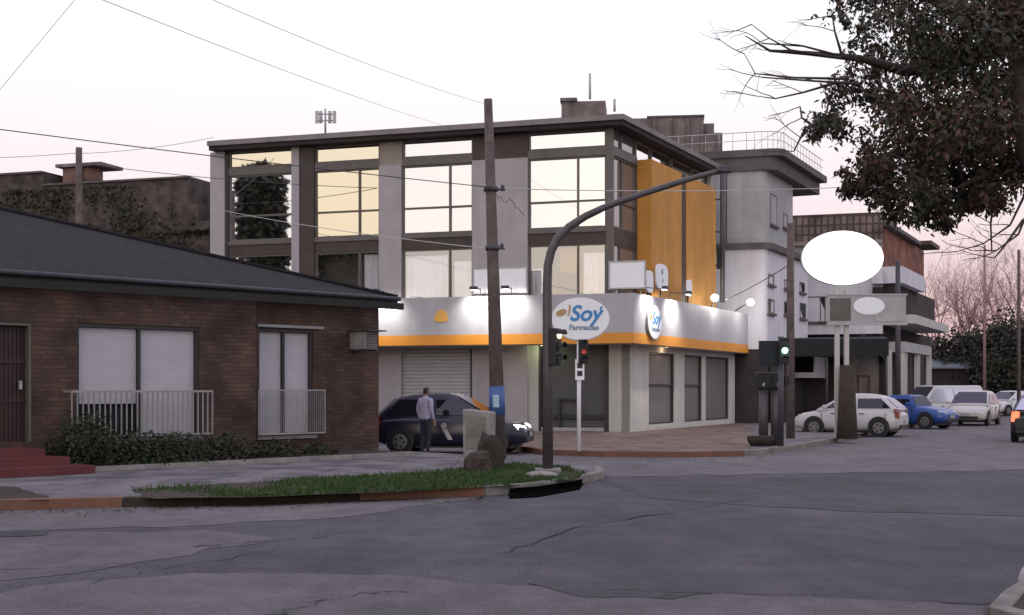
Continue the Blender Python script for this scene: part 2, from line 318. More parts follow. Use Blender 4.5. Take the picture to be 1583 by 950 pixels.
# pale concrete of the side street and of the crossing's far edge
sheet('crossing_road', [g(935, 737), g(1583, 726), g(1900, 722), g(1900, 640), g(1583, 640), g(1300, 676), g(1190, 700), g(880, 703), g(700, 690), (-40, 44), (-40, 39.5), g(560, 700), g(800, 718)], .004, M['concrete_road'], .12, .6, 3)
sheet('gutter_road', [g(-250, 791), g(0, 789), g(400, 779), g(740, 769), g(560, 796), g(330, 812), g(0, 822), g(-250, 830)], .004, M['concrete_road'], .1, .4, 5)
sheet('worn_road', [g(-250, 838), g(0, 826), g(330, 820), g(420, 833), g(230, 868), g(0, 900), g(-250, 930)], .004, M['concrete_old'], .12, .4, 6)
sheet('foreground_road', [g(-300, 990), g(60, 905), g(290, 885), g(610, 888), g(740, 903), g(1060, 916), g(1500, 934), g(1700, 944), (7, 5), (6, 2), (-6, 2)], .004, M['concrete_old'], .07, .3, 7)
sheet('road_hollow', [g(820, 903), g(930, 898), g(1080, 908), g(1110, 917), g(1040, 926), g(900, 924)], .008, M['asphalt_patch'], .05, .2, 8)
sheet('road_patch', [g(930, 742), g(1583, 733), g(1700, 733), g(1700, 800), g(1300, 790), g(1000, 770)], .0042, M['asphalt_patch'], .15, .5, 18)
from mathutils import noise as NZ
def crack(pts, w, seed):
    rnd = random.Random(seed); P_ = [Vector(g(*p)) for p in pts]; top = []; bot = []
    for i in range(len(P_) - 1):
        for j in range(8):
            q = P_[i].lerp(P_[i + 1], j / 8); d = (P_[i + 1] - P_[i]).normalized(); n = Vector((-d.y, d.x)); q = q + n * rnd.uniform(-.07, .07); ww = w * rnd.choice((.12, .3, .55, .8, 1)) * (.35 + .65 * abs(NZ.noise(Vector((q.x * .8, q.y * .8, seed)))) * 2)
            top.append(q + n * ww); bot.append(q - n * ww)
    return [tuple(p) for p in top + bot[::-1]]
for i, (pts, w) in enumerate([([(420, 952), (500, 932), (560, 918), (640, 915)], .03), ([(120, 905), (280, 875), (420, 850)], .02), ([(760, 860), (900, 815), (1060, 788), (1190, 768)], .03), ([(0, 880), (200, 876), (520, 879)], .018), ([(930, 912), (1300, 922), (1580, 938)], .03), ([(300, 846), (420, 836), (560, 826)], .03)]):
    sheet('road_crack', crack(pts, w, i), .010, M['crack'])
sheet('road_stain', [g(-60, 822), g(70, 820), g(66, 828), g(-60, 834)], .0095, M['crack'], .05, .2, 3)
K = .13
# left block
LB = [g(-500, 800, 0), g(0, 789), g(400, 778), g(640, 770), g(750, 766), g(830, 760), g(885, 751), g(918, 744), g(932, 739), g(926, 731), g(860, 722), g(760, 714), g(640, 706), (-14.2, 34.1), (-40, 42.5), (-40, 15)]
lb = MB(); lb.prism(LB, -.02, K); struct(lb.build('footpath', M['walk']))
def strip(pts, w, z0, z1, name, m):
    b = MB(); V = [Vector(p) for p in pts]; N = []
    for i in range(len(V)):
        ds = [(V[k_ + 1] - V[k_]).normalized() for k_ in (i - 1, i) if 0 <= k_ < len(V) - 1]; ns = [Vector((-d.y, d.x)) for d in ds]
        q = sum(ns, Vector((0, 0))).normalized(); N.append(q * (w / max(.5, q.dot(ns[0]))))
    O_ = [v + n for v, n in zip(V, N)]
    b.grid([[(p.x, p.y, z0) , (p.x, p.y, z1), (q.x, q.y, z1), (q.x, q.y, z0)] for p, q in zip(V, O_)], True, True)
    return struct(b.build(name, m, bevel=.012))
def outset(p, q=.012): return p
strip([(x, y - .02) for x, y in [g(-500, 800), g(0, 789), g(190, 784)]], .16, -.01, K + .012, 'kerb', M['kerb_orange'])
strip([(x, y - .02) for x, y in [g(192, 784), g(400, 778), g(555, 773)]], .14, -.01, K + .006, 'kerb', M['soil'])
strip([(x, y - .02) for x, y in [g(557, 773), g(640, 770), g(748, 766)]], .15, -.01, K + .012, 'kerb', M['kerb_orange'])
strip([(x, y - .02) for x, y in [g(752, 766), g(785, 763.5)]], .16, -.01, K + .014, 'kerb', M['kerb_grey'])
strip([(x, y - .02) for x, y in [g(790, 763), g(830, 760), g(885, 751), g(900, 748)]], .14, .085, K + .016, 'kerb', M['kerb_grey'])
strip([(x + .01, y - .02) for x, y in [g(902, 747), g(918, 744), g(933, 739), g(927, 731)]], .15, -.01, K + .014, 'kerb', M['kerb_grey'])
db = MB(); pts = [g(788, 763.2), g(830, 760), g(885, 751), g(900, 748)]
for a, b in zip(pts, pts[1:]): db.face([(a[0], a[1] - .015, .0), (b[0], b[1] - .015, .0), (b[0], b[1] - .015, .084), (a[0], a[1] - .015, .084)])
dp = [g(786, 765), g(830, 761), g(885, 752), g(902, 748), g(896, 757), g(830, 769), g(788, 771)]; db.prism(dp, -.01, .012)
struct(db.build('storm_drain', M['pit']))
g13 = lambda px, py: g(px, py, K)
GR = [g13(205, 758), g13(350, 747), g13(600, 735), g13(720, 725), g13(800, 718), g13(880, 724), g13(908, 733), g13(890, 740), g13(780, 751), g13(640, 759), g13(400, 768), g13(235, 771)]
sheet('verge', GR, K + .004, M['soil'], .06, .3, 9)
sheet('verge', [g13(-200, 757), g13(20, 752), g13(85, 772), g13(-200, 776)], K + .004, M['soil'], .06, .3, 10)
# grass blades
def inside(p, poly):
    c = False; n = len(poly); j = n - 1
    for i in range(n):
        if (poly[i][1] > p[1]) != (poly[j][1] > p[1]) and p[0] < (poly[j][0] - poly[i][0]) * (p[1] - poly[i][1]) / (poly[j][1] - poly[i][1]) + poly[i][0]: c = not c
        j = i
    return c
gb = MB(); rnd = random.Random(3); xs = [p[0] for p in GR]; ys = [p[1] for p in GR]; n = 0
from mathutils import noise as NZ
while n < 16000:
    p = (rnd.uniform(min(xs), max(xs)), rnd.uniform(min(ys), max(ys)))
    if not inside(p, GR): continue
    dens = .5 + 1.3 * NZ.noise(Vector((p[0] * .6, p[1] * .6, 3))) + (.35 if p[0] > -3.6 else -.35)
    if rnd.random() > dens: n += .2; continue
    n += 1; a = rnd.uniform(0, 6.28); h_ = rnd.uniform(.03, .10); w = .012; b0 = Vector((p[0], p[1], K)); d = Vector((math.cos(a), math.sin(a), 0)) * w
    gb.face([b0 - d, b0 + d, b0 + Vector((rnd.uniform(-.05, .05), rnd.uniform(-.05, .05), h_))], 0 if rnd.random() < .8 else 1)
tag(gb.build('grass', [M['grass'], M['grass2']], recalc=False), 'green grass growing on the corner verge by the wooden pole', 'grass', kind='stuff')
# building-side footpath
BB = [(-40, 49), g(600, 681), g(720, 687), g(790, 696), g(840, 703.5), g(930, 706), g(1050, 707), g(1150, 705.5), g(1215, 698), g(1291, 684), g(1340, 673), (15.1, 50), (19.1, 58), (60, 139), (40, 160), (-60, 160), (-60, 49)]
bb = MB(); bb.prism(BB, -.02, K); struct(bb.build('footpath', M['tile_walk']))
strip([(x, y - .02) for x, y in [g(720, 687), g(790, 696), g(840, 703.5), g(930, 706), g(1050, 707), g(1150, 705.5)]], .16, -.01, K + .01, 'kerb', M['kerb_orange'])
strip([(x + .01, y - .02) for x, y in [g(1152, 705.5), g(1215, 698), g(1291, 684), g(1340, 673), (15.1, 50), (19.1, 58), (60, 139)]], .16, -.01, K + .01, 'kerb', M['kerb_grey'])
sheet('apron', [g13(1160, 693), g13(1225, 688), g13(1290, 678), g13(1335, 669), (14.6, 50), (18.6, 58), (40, 101), (30, 101), (12, 60), (9, 50), g13(1165, 668)], K + .004, M['walk'], .08, .6, 12)
# camera-side corner
CB = [g(1528, 962), g(1552, 935), g(1583, 916), g(1640, 893), g(1720, 876), (14, 16), (30, 24), (30, 4), (6, 3), (4.2, 5.5)]
cb = MB(); cb.prism(CB, -.02, .1); struct(cb.build('footpath', M['soil']))
strip([(x, y) for x, y in [(4.2, 5.5), g(1528, 962), g(1552, 935), g(1583, 916), g(1640, 893), g(1720, 876)]][::1], -.14, -.01, .115, 'kerb', M['kerb_grey'])
def lump(name, c, sx, sy, sz, m, seed, label, cat, parent=None, sub=2):
    me = bpy.data.meshes.new(name); bm = bmesh.new(); bmesh.ops.create_icosphere(bm, subdivisions=sub, radius=1); rnd = random.Random(seed)
    for v in bm.verts:
        k_ = 1 + .35 * NZ.noise(v.co * 1.7 + Vector((seed * 3.1, 0, 0))) + rnd.uniform(-.06, .06)
        v.co = Vector((v.co.x * sx * k_, v.co.y * sy * k_, max(v.co.z, -.4) * sz * k_ + .4 * sz))
    bm.to_mesh(me); bm.free(); me.materials.append(m); o = bpy.data.objects.new(name, me); COL.objects.link(o); o.location = c
    if label: tag(o, label, cat)
    return o
lump('white_stone', (G(1590, 910)[0], G(1590, 910)[1], .0), .07, .10, .15, M['white_rock'], 4, 'whitewashed rough stone at the kerb in the near right corner', 'stone')
# ------------------------------------------------------------------ brick corner house
A = Vector((-3.05, 29.6)); HD = Vector((.69, .72)).normalized(); HL = 17.0
hf = Fr(A - HD * HL, HD); hs = Fr(A, Vector((-.93, .367)) * -1)   # front; side (its u runs towards A from the back)
hs = Fr(A + Vector((-.93, .367)) * 0, Vector((-.93, .367)))        # side wall u from A backwards
house = empty('brick_house', (A.x - 5, A.y - 1, K), 'low dark brick corner house with a wide hipped slate roof', 'house')
u_step = hf.u(383)
hw = MB(); zt = 3.66; ft = .3
def wpx(x0, x1, y0, y1, d=0):   # opening from picture rows, turned into wall coordinates
    a, b = hf.u(x0, d), hf.u(x1, d); m_ = (x0 + x1) / 2
    return a, b, hf.z(m_, y1, d), hf.z(m_, y0, d)
PJ = .28
o_left = wpx(119, 308, 502, 676, PJ); o_door = wpx(-40, 50, 497, 684, PJ); o_right = wpx(399, 484, 508, 673)
hf.wall(hw, u_step, HL, K, zt, ft, [o_right])
hf.wall(hw, 0, u_step, K, zt, ft, [o_left, o_door], PJ)
hf.box(hw, u_step - .3, u_step - .001, -.02, -.002 + 0, K, zt)
# side and rear walls
sd = Vector((-.93, .367)).normalized(); ed = A + sd * 13; bk = A - HD * HL + sd * 9
hw.prism([tuple(A + Vector((-.02, .02))), tuple(ed), tuple(ed + Vector((-.1, -.3))), tuple(A + Vector((-.32, -.16)))], K, zt)
hw.prism([tuple(ed), tuple(bk), tuple(bk + HD * .3), tuple(ed - Vector((.1, .3)))], K, zt)
hw.build('wall', M['house_brick'], house)
inn = MB(); hf.box(inn, .4, HL - 1.2, -2.2, -2.0, K, zt); hf.box(inn, .4, HL - 1.2, -2.0, -.32, K, K + .05); inn.build('inner_wall', M['room'], house)
# roof
OV = .55; ez = 3.52
def eave_pt(q, z): return Vector((q.x, q.y, z))
bis = (HD * -1 + sd).normalized()
Ec = A - bis * .44; Efl = A - HD * HL + hf.n * OV; Esd = ed + Vector((.2, OV))
ap = Ec + bis * 9.9; rz = 5.72; rl = ap - HD * 14
rf = MB()
TH = .16
for dz, mi in ((0, 0),):
    rf.face([eave_pt(Efl, ez + TH), eave_pt(Ec, ez + TH), eave_pt(ap, rz), eave_pt(rl, rz)])
    rf.face([eave_pt(Ec, ez + TH), eave_pt(Esd, ez + TH), eave_pt(ap, rz)])
    rf.face([eave_pt(Esd, ez + TH), eave_pt(rl + sd * 5, ez + TH), eave_pt(rl, rz), eave_pt(ap, rz)])
rf.face([eave_pt(Efl, ez + .02), eave_pt(Ec, ez + .02), eave_pt(Esd, ez + .02), eave_pt(rl + sd * 5, ez + .02)], 1)
for a, b in ((Efl, Ec), (Ec, Esd)):
    rf.face([eave_pt(a, ez + .02), eave_pt(b, ez + .02), eave_pt(b, ez + TH), eave_pt(a, ez + TH)], 1)
roof = rf.build('roof', [M['slate'], M['eave']], house, recalc=False)
gt = MB(); gt.tube([eave_pt(Efl + hf.n * .05, ez + .13), eave_pt(Ec + (Ec - ap).normalized() * .05, ez + .13)], .05, 8); gt.tube([eave_pt(Ec, ez + .13), eave_pt(Esd, ez + .13)], .05, 8)
gt.build('gutter', M['eave_edge'], roof)
fb = MB(); hf.box(fb, 0, HL + .3, OV - .06, OV - .02, ez - .13, ez + .015); fb.build('eave_board', M['eave'], house)
# hip and course lines on the slope
rc = MB(); rc.tube([eave_pt(Ec, ez + TH + .02), eave_pt(ap, rz + .03)], .05, 6); rc.tube([eave_pt(ap, rz + .02), eave_pt(rl, rz + .02)], .06, 6)
rc.build('ridge_cap', M['slate'], roof)
# door and windows of the house
dr = MB(); a, b, z0, z1 = o_door
for i in range(12):
    w = (b - a - .12) / 12; hf.box(dr, a + .06 + i * w + .006, a + .06 + (i + 1) * w - .006, PJ - .2, PJ - .16, z0, z1 - .06)
hf.box(dr, a + .06, b - .06, PJ - .24, PJ - .2, z0, z1 - .06)
for q in (.33, .66): hf.box(dr, a + .06, b - .06, PJ - .16, PJ - .13, z0 + (z1 - z0) * q, z0 + (z1 - z0) * q + .07)
door = dr.build('door', M['door_brown'], house)
df = MB(); hf.box(df, b - .06, b - .005, PJ - .2, PJ - .02, z0, z1); hf.box(df, a, b - .06, PJ - .2, PJ - .02, z1 - .055, z1 - .003); df.build('door_frame', M['frame_grey'], door)
hh = MB(); hf.box(hh, b - .2, b - .15, PJ - .13, PJ - .08, z0 + .95, z0 + 1.1); hh.build('handle', M['metal_light'], door)
def shutter(u0, u1, z0, z1, d, parent, pitch=.04, m='shutter_white', fr=hf, amp=.004):
    b = MB(); z = z1; rows = []
    while z > z0:
        zz = max(z - pitch, z0)
        rows += [(z, d), (z - (z - zz) * .25, d + amp), (zz + (z - zz) * .15, d + amp), (zz, d)]; z = zz
    b.grid([[fr.pt(u0, dd, zz), fr.pt(u1, dd, zz)] for zz, dd in rows])
    fr.box(b, u0, u1, d - .03, d - .012, z0, z1)
    return b.build('shutter', M[m], parent)
def hwin(op, split, d, bottoms, parent=house):
    a, b, z0, z1 = op; f = MB(); w = .055
    hf.box(f, a + .002, a + w, d - .2, d - .03, z0, z1); hf.box(f, b - w, b - .002, d - .2, d - .03, z0, z1)
    hf.box(f, a + w, b - w, d - .2, d - .03, z1 - .07, z1 - .002); hf.box(f, a + w, b - w, d - .2, d - .03, z0 + .002, z0 + .05)
    s_ = hf.u(split, d - .1); hf.box(f, s_ - w / 2, s_ + w / 2, d - .2, d - .04, z0 + .05, z1 - .07)
    wn = f.build('window', M['frame_dark'], parent)
    p = MB(); hf.box(p, a + w, b - w, d - .24, d - .225, z0 + .04, z1 - .06); p.build('pane', M['glass_dark'], wn)
    shutter(a + w + .004, s_ - w / 2 - .004, max(z0 + .055, bottoms[0]), z1 - .075, d - .12, wn); shutter(s_ + w / 2 + .004, b - w - .004, max(z0 + .055, bottoms[1]), z1 - .075, d - .12, wn)
    sl_ = MB(); hf.box(sl_, a - .06, b + .06, d - .01, d + .07, z0 - .07, z0 - .004); sl_.build('sill', M['concrete_box'], wn)
    return wn
wl = hwin(o_left, 213, PJ, (hf.z(165, 624, PJ), 0)); wr = hwin(o_right, 436, 0, (0, 0))
ln = MB(); hf.box(ln, o_right[0] - .05, o_right[1] + .25, .003, .06, o_right[3] + .02, o_right[3] + .08); ln.build('lintel', M['rail'], wr)
rl_ = MB(); ru0, ru1 = hf.u(110, PJ + .3), hf.u(329, PJ + .3); rz0, rz1 = hf.z(220, 674, PJ + .3), hf.z(220, 603, PJ + .3)
hf.box(rl_, ru0, ru1, PJ + .28, PJ + .32, rz1 - .04, rz1); hf.box(rl_, ru0, ru1, PJ + .285, PJ + .315, rz0, rz0 + .03)
n = 27
for i in range(n + 1):
    u = ru0 + (ru1 - ru0 - .02) * i / n; hf.box(rl_, u, u + .022, PJ + .29, PJ + .31, rz0 + .03, rz1 - .04)
for u in (ru0, ru1 - .03): hf.box(rl_, u, u + .03, PJ + .002, PJ + .28, rz1 - .04, rz1 - .001); hf.box(rl_, u, u + .03, PJ + .002, PJ + .285, rz0, rz0 + .03)
rl_.build('window_railing', M['rail'], house)
# wire-mesh guard before the narrow window
mg = MB(); a, b = hf.u(399, .2), hf.u(503, .2); z0, z1 = hf.z(450, 671, .2), hf.z(450, 602, .2)
hf.box(mg, a, b, .19, .21, z1 - .03, z1); hf.box(mg, a, b, .19, .21, z0, z0 + .03)
for i in range(31): u = a + (b - a - .012) * i / 30; hf.box(mg, u, u + .007, .197, .203, z0 + .03, z1 - .03)
for i in range(18): z = z0 + .03 + (z1 - z0 - .06) * i / 18; hf.box(mg, a, b, .1935, .1965, z, z + .006)
for u in (a, b - .02): hf.box(mg, u, u + .02, .002, .19, z1 - .03, z1); hf.box(mg, u, u + .02, .19, .21, z0 + .03, z1 - .03)
mg.build('window_railing', M['rail'], house)
st = MB(); pu0, pu1 = -.5, hf.u(62, 1.0)
for i in range(3): hf.box(st, pu0, pu1 + i * .25, PJ + .02, PJ + .9 + i * .42, K + .005, K + .42 - i * .14)
st.build('doorstep', M['red_step'], house)
bd = MB(); hf.box(bd, hf.u(100, 1.7), HL - .4, 1.55, 1.65, K + .003, K + .09); hf.box(bd, hf.u(100, 1.7), HL - .4, .02, 1.55, K + .003, K + .08, 1); struct(bd.build('garden_bed', [M['concrete_box'], M['soil']]))
def leaf(mb, p, s, rnd, mi=0, droop=0, asp=.45):
    d = Vector((rnd.gauss(0, 1), rnd.gauss(0, 1), rnd.gauss(0, .7) - droop)).normalized(); n = Vector((rnd.gauss(0, 1), rnd.gauss(0, 1), rnd.gauss(0, 1))); w = d.cross(n)
    if w.length < 1e-3: return
    w = w.normalized() * s * asp * .5; d = d * s
    mb.face([p, p + d * .45 + w, p + d, p + d * .45 - w], mi)
def shrub(loc, rx, ry, rz, n, seed, label, s=.09, mats=('leafdark', 'leafdark2'), mix=.25, name='shrub'):
    rnd = random.Random(seed); t = empty(name, loc, label, 'shrub'); b = MB(); L = Vector(loc)
    for i in range(n):
        while True:
            q = Vector((rnd.uniform(-1, 1), rnd.uniform(-1, 1), rnd.uniform(-.2, 1)))
            if .25 < q.length < 1 + .25 * NZ.noise(q * 2.2 + Vector((seed, 0, 0))): break
        leaf(b, L + Vector((q.x * rx, q.y * ry, max(.02, q.z * rz))), s * rnd.uniform(.6, 1.3), rnd, 0 if rnd.random() > mix else 1, 0, .5)
    b.build('foliage', [M[x] for x in mats], t, recalc=False)
    c = MB()
    for i in range(6):
        a = rnd.uniform(0, 6.28); c.tube([L + Vector((.05 * math.cos(a), .05 * math.sin(a), 0)), L + Vector((.3 * rx * math.cos(a), .3 * ry * math.sin(a), .4 * rz)), L + Vector((.6 * rx * math.cos(a), .6 * ry * math.sin(a), .75 * rz))], [.02, .014, .006], 5)
    c.build('stem', M['bark'], t); return t
def bedpt(px, d): q = hf.pt(hf.u(px, d), d, K + .06); return tuple(q)
shrub(bedpt(135, .9), .75, .6, 1.0, 2600, 1, 'round dark bush under the left end of the balcony railing')
shrub(bedpt(205, 1.0), .7, .6, .62, 2000, 2, 'low leafy bush under the middle of the balcony railing')
shrub(bedpt(272, 1.0), .75, .6, .58, 2000, 3, 'low dark bush under the fully closed wide shutter')
shrub(bedpt(345, 1.0), .65, .6, .55, 1700, 4, 'low grey-green bush by the brick pilaster', mix=.6)
shrub(bedpt(425, .8), .6, .5, .34, 1100, 5, 'low brownish bush under the narrow shuttered window', mix=.7)
shrub(bedpt(495, .7), .4, .4, .24, 600, 6, 'sparse low bush beneath the mesh guard by the house corner', mix=.5)
# air conditioner on the wall
ac = empty('air_conditioner', hf.pt(hf.u(566), .2, hf.z(566, 545)), 'small boxy air conditioner jutting from the brick wall at the house corner', 'air conditioner')
b = MB(); a0, a1, z0, z1 = hf.u(553, .3), hf.u(572, .3), hf.z(566, 541), hf.z(566, 514)
hf.box(b, a0, a1, .01, .55, z0, z1); b.build('casing', M['concrete_box'], ac, bevel=.015)
b = MB()
for i in range(7): z = z0 + .03 + (z1 - z0 - .06) * i / 7; hf.box(b, a0 + .03, a1 - .03, .551, .565, z, z + .02)
b.build('grille', M['metal_dark'], ac)
b = MB()
for u in (a0 + .03, a1 - .06): hf.box(b, u, u + .03, .01, .6, z0 - .035, z0 - .002)
b.build('bracket', M['metal_dark'], ac)
b = MB(); hf.box(b, a0 - .05, a1 + .1, .01, .75, z1 + .003, z1 + .03); b.build('cover', M['metal_dark'], ac)
# ------------------------------------------------------------------ old brick building behind the house
of = Fr((-40, 61), (.952, -.305)); o_b = empty('brick_building', of.pt(of.u(200), -3, 0), 'sooty old brick building with a stepped parapet behind the slate roof', 'building')
b = MB()
for x0, x1, yt in ((-150, 66, 271), (66, 292, 281), (292, 307, 314), (307, 323, 341)):
    of.box(b, of.u(x0) + .001, of.u(x1), -6, 0, K, of.z((x0 + x1) / 2, yt))
b.build('wall', M['old_brick'], o_b)
b = MB(); of.box(b, of.u(-150), of.u(66), -6.1, .1, of.z(0, 271) + .003, of.z(0, 268)); of.box(b, of.u(66) + .01, of.u(292), -6.1, .1, of.z(180, 281) + .003, of.z(180, 278)); b.build('coping', M['band'], o_b)
b = MB(); rnd = random.Random(5)
for i in range(38):
    u = of.u(rnd.uniform(-20, 318)); z = of.z(200, rnd.uniform(292, 395)); n_ = rnd.randint(30, 110)
    for j in range(n_): leaf(b, of.pt(u + rnd.gauss(0, .45), rnd.uniform(.01, .12), min(z + rnd.gauss(0, .4), of.z(200, 287) - (2.0 if u > of.u(285) else 0))), rnd.uniform(.1, .2), rnd, 0 if rnd.random() < .6 else 1, .3, .7)
b.build('creeper', [M['leafdark2'], M['leafdark']], o_b, recalc=False)
tk = empty('water_tank', of.pt(of.u(127), -1.5, of.z(127, 280)), 'pinkish rooftop water tank house with a flat cap on the sooty brick building', 'water tank')
b = MB(); of.box(b, of.u(97, -1), of.u(126, -1), -2.2, -1, of.z(127, 281), of.z(127, 251)); b.build('tank_house', M['pink_brick'], tk)
b = MB(); c = of.pt(of.u(143, -1.5), -1.5, 0); b.tube([Vector((c.x, c.y, of.z(127, 281))), Vector((c.x, c.y, of.z(127, 250)))], .43, 20); b.build('tank', M['pink_brick'], tk)
b = MB(); of.box(b, of.u(90, -1), of.u(160, -1), -2.4, -.8, of.z(127, 250), of.z(127, 245)); b.build('cap', M['parapet'], tk)
# ------------------------------------------------------------------ main corner building
C = Vector((3.4, 44.0)); LE = Vector((-11.3, 48.7)); RE = Vector((8.25, 53.9))
L = Fr(LE, C - LE); RR = Fr(C, RE - C); LL = (C - LE).length; RL = (RE - C).length
mb_ = empty('corner_building', (0, 50, K), 'three storey corner building with reflective windows and orange panels above a pharmacy', 'building')
back = [LE + RR.d * 9, RE]
ZB, ZT = 4.72, 10.46
b = MB(); ins = .75
i1 = LE - L.n * ins + L.d * .1; i2 = C - L.n * ins - RR.n * ins; i3 = RE - RR.n * ins; i4 = LE + RR.d * 9 + L.d * .1
b.prism([tuple(i1), tuple(i2), tuple(i3), tuple(i4)], 3.3, ZT - .01); b.build('core_wall', M['room'], mb_)
b = MB(); b.prism([tuple(i3 + RR.d * .02 + RR.n * ins), tuple(i3 + RR.d * .02), tuple(i4 + RR.d * .2), tuple(i4 - L.d * .2), tuple(i1 - L.d * .2), tuple(i1 - L.d * .2 + L.n * ins)][::-1] if 0 else [tuple(LE - L.d * .02), tuple(LE + L.d * .08), tuple(LE + L.d * .08 + RR.d * 9), tuple(LE - L.d * .02 + RR.d * 9)], K, ZT); b.build('side_wall', M['stucco'], mb_)
# roof slab
def ring(o1, o2, o3=.3):
    p = L.o + L.n * o1 - L.d * o3
    # corner of offset planes
    M2 = Matrix(((L.n.x, L.n.y), (RR.n.x, RR.n.y))); q = M2.inverted() @ Vector((L.n.dot(C) + o1, RR.n.dot(C) + o2))
    r = RE + RR.n * o2 + RR.d * o3
    return p, q, r
p, q, r = ring(.55, .6, -.12); bk = LE + RR.d * 9.3 + L.d * .1
rs = MB(); rs.prism([tuple(p), tuple(q), tuple(r), tuple(r - RR.n * 3), tuple(bk)], 10.62, 10.80)
roof = rs.build('roof', M['roof_band'], mb_)
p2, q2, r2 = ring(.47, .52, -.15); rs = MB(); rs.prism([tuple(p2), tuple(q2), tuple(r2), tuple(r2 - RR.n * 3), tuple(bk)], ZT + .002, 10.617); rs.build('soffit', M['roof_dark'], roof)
p3, q3, r3 = ring(.3, .3, -.3); rs = MB(); rs.prism([tuple(p3), tuple(q3), tuple(r3), tuple(r3 - RR.n * 3), tuple(bk)], 10.803, 10.86); rs.build('flashing', M['band'], roof)
def zz(y): return L.z(938, y)
ZR = dict(t1=zz(199), t0=zz(226), u1=zz(239), um=zz(308), u0=zz(350), l1=zz(375), l0=ZB + .02)
def window(parent, fr, u0, u1, z0, z1, vs=(), hs=(), gl='glass_main', d=0.0, w=.055, fm='frame_grey', name='window', dep=.1, curtain=None):
    f = MB()
    fr.box(f, u0, u0 + w, d - dep, d, z0, z1); fr.box(f, u1 - w, u1, d - dep, d, z0, z1); fr.box(f, u0 + w, u1 - w, d - dep, d, z1 - w, z1); fr.box(f, u0 + w, u1 - w, d - dep, d, z0, z0 + w)
    for v in vs: fr.box(f, v - w * .6, v + w * .6, d - dep, d - .003, z0 + w, z1 - w)
    for h_ in hs: fr.box(f, u0 + w, u1 - w, d - dep, d - .006, h_ - w * .6, h_ + w * .6)
    o = f.build(name, M[fm], parent)
    p = MB(); us = [u0 + w] + list(vs) + [u1 - w]; zs = [z0 + w] + list(hs) + [z1 - w]; rnd = random.Random(int(abs(u0) * 977 + z0 * 31))
    for i in range(len(us) - 1):
        for j in range(len(zs) - 1):
            t = rnd.uniform(-.008, .008); s_ = rnd.uniform(-.008, .008)      # each pane sits a hair out of true
            p.face([fr.pt(us[i], d - dep * .6 + t, zs[j]), fr.pt(us[i + 1], d - dep * .6 - t, zs[j] ), fr.pt(us[i + 1], d - dep * .6 - t + s_, zs[j + 1]), fr.pt(us[i], d - dep * .6 + t + s_, zs[j + 1])])
    p.build('pane', M[gl], o, recalc=False)
    if curtain:
        for (a, b2, zt_) in curtain:
            c = MB(); nn = max(8, int((b2 - a) / .05)); c.smooth = True
            c.grid([[fr.pt(a + (b2 - a) * i / nn, d - .17 + .035 * math.sin(i * 1.45) + .015 * math.sin(i * .37), z) for i in range(nn + 1)] for z in (z0 + .03, z0 + (zt_ - z0) * .5, zt_)]); c.build('curtain', M['curtain'], o, recalc=False)
    return o
def lu(px, d=0): return L.u(px, d)
bays = [(354, 452, (), 'glass_main'), (487, 587, (555,), 'glass_gold'), (622, 731, (695,), 'glass_main'), (817, 937, (893,), 'glass_main')]
for i, (x0, x1, v, gl) in enumerate(bays):
    u0, u1 = lu(x0), lu(x1); vv = [lu(x) for x in v]
    window(mb_, L, u0, u1, ZR['t0'], ZR['t1'] + .03, (), (), 'glass_gold' if i < 2 else 'glass_main', -.02, name='transom_window')
    window(mb_, L, u0, u1, ZR['u0'], ZR['u1'], vv, [ZR['um']], ['glass_main', 'glass_gold', 'glass_main', 'glass_main'][i], -.02)
    zl = ZR['l0']; cu = None
    if i == 2: cu = [(u0 + .06, lu(690), ZR['l1'] - .22), (lu(699), u1 - .06, ZR['l1'] - .45)]
    if i == 3: cu = [(u0 + .05, lu(846), ZR['l1'] - .8), (lu(900), u1 - .05, ZR['l1'] - .3)]
    if i == 1: cu = [(lu(560), u1 - .05, ZR['l1'] - .1)]
    window(mb_, L, u0, u1, zl, ZR['l1'], vv, (), 'glass_clear' if i >= 1 else 'glass_main', -.02, curtain=cu)
    b = MB(); L.box(b, u0, u1, -.15, .01, ZR['l1'] + .002, ZR['u0'] - .16); b.build('spandrel', M['spandrel'], mb_)
    b = MB(); L.box(b, u0, u1, -.12, .06, ZR['u0'] - .157, ZR['u0'] - .003); b.build('sill', M['frame_grey'], mb_)
    b = MB(); L.box(b, u0, u1, -.15, .03, ZR['u1'] + .003, ZR['t0'] - .003); b.build('beam', M['frame_grey'], mb_)
b = MB(); L.box(b, lu(861), lu(890), -.5, -.4, ZR['l0'] + .85, ZR['l1'] - .1); b.build('painted_reflection', M['orange'], mb_)  # orange board added behind the glass to imitate a reflection
b = MB(); L.box(b, lu(858), lu(891), -.45, -.2, ZR['l0'] + .05, ZR['l0'] + .72); L.box(b, lu(858), lu(875), -.45, -.21, ZR['l0'] + .721, ZR['l0'] + .9); b.build('inner_cabinet', M['black'], mb_)
for x0, x1, m_ in ((327, 349, 'stucco'), (452.3, 464, 'stucco'), (464.3, 486.7, 'spandrel'), (587.3, 621.7, 'stucco'), (731.3, 816.7, 'stucco')):
    b = MB(); pr = .10 if m_ == 'stucco' else .06
    if m_ == 'stucco' and x0 > 500:
        L.box(b, lu(x0), lu(x1), -.3, pr, K, ZR['u1'] + .05); b.build('pillar', M['stucco'], mb_)
        c = MB(); L.box(c, lu(x0), lu(x1), -.3, .02, ZR['u1'] + .053, ZT); c.build('pillar_head', M['spandrel'] if x0 > 700 else M['beige'], mb_)
    else:
        L.box(b, lu(x0), lu(x1), -.3, pr, K, ZT); b.build('pillar', M[m_], mb_)
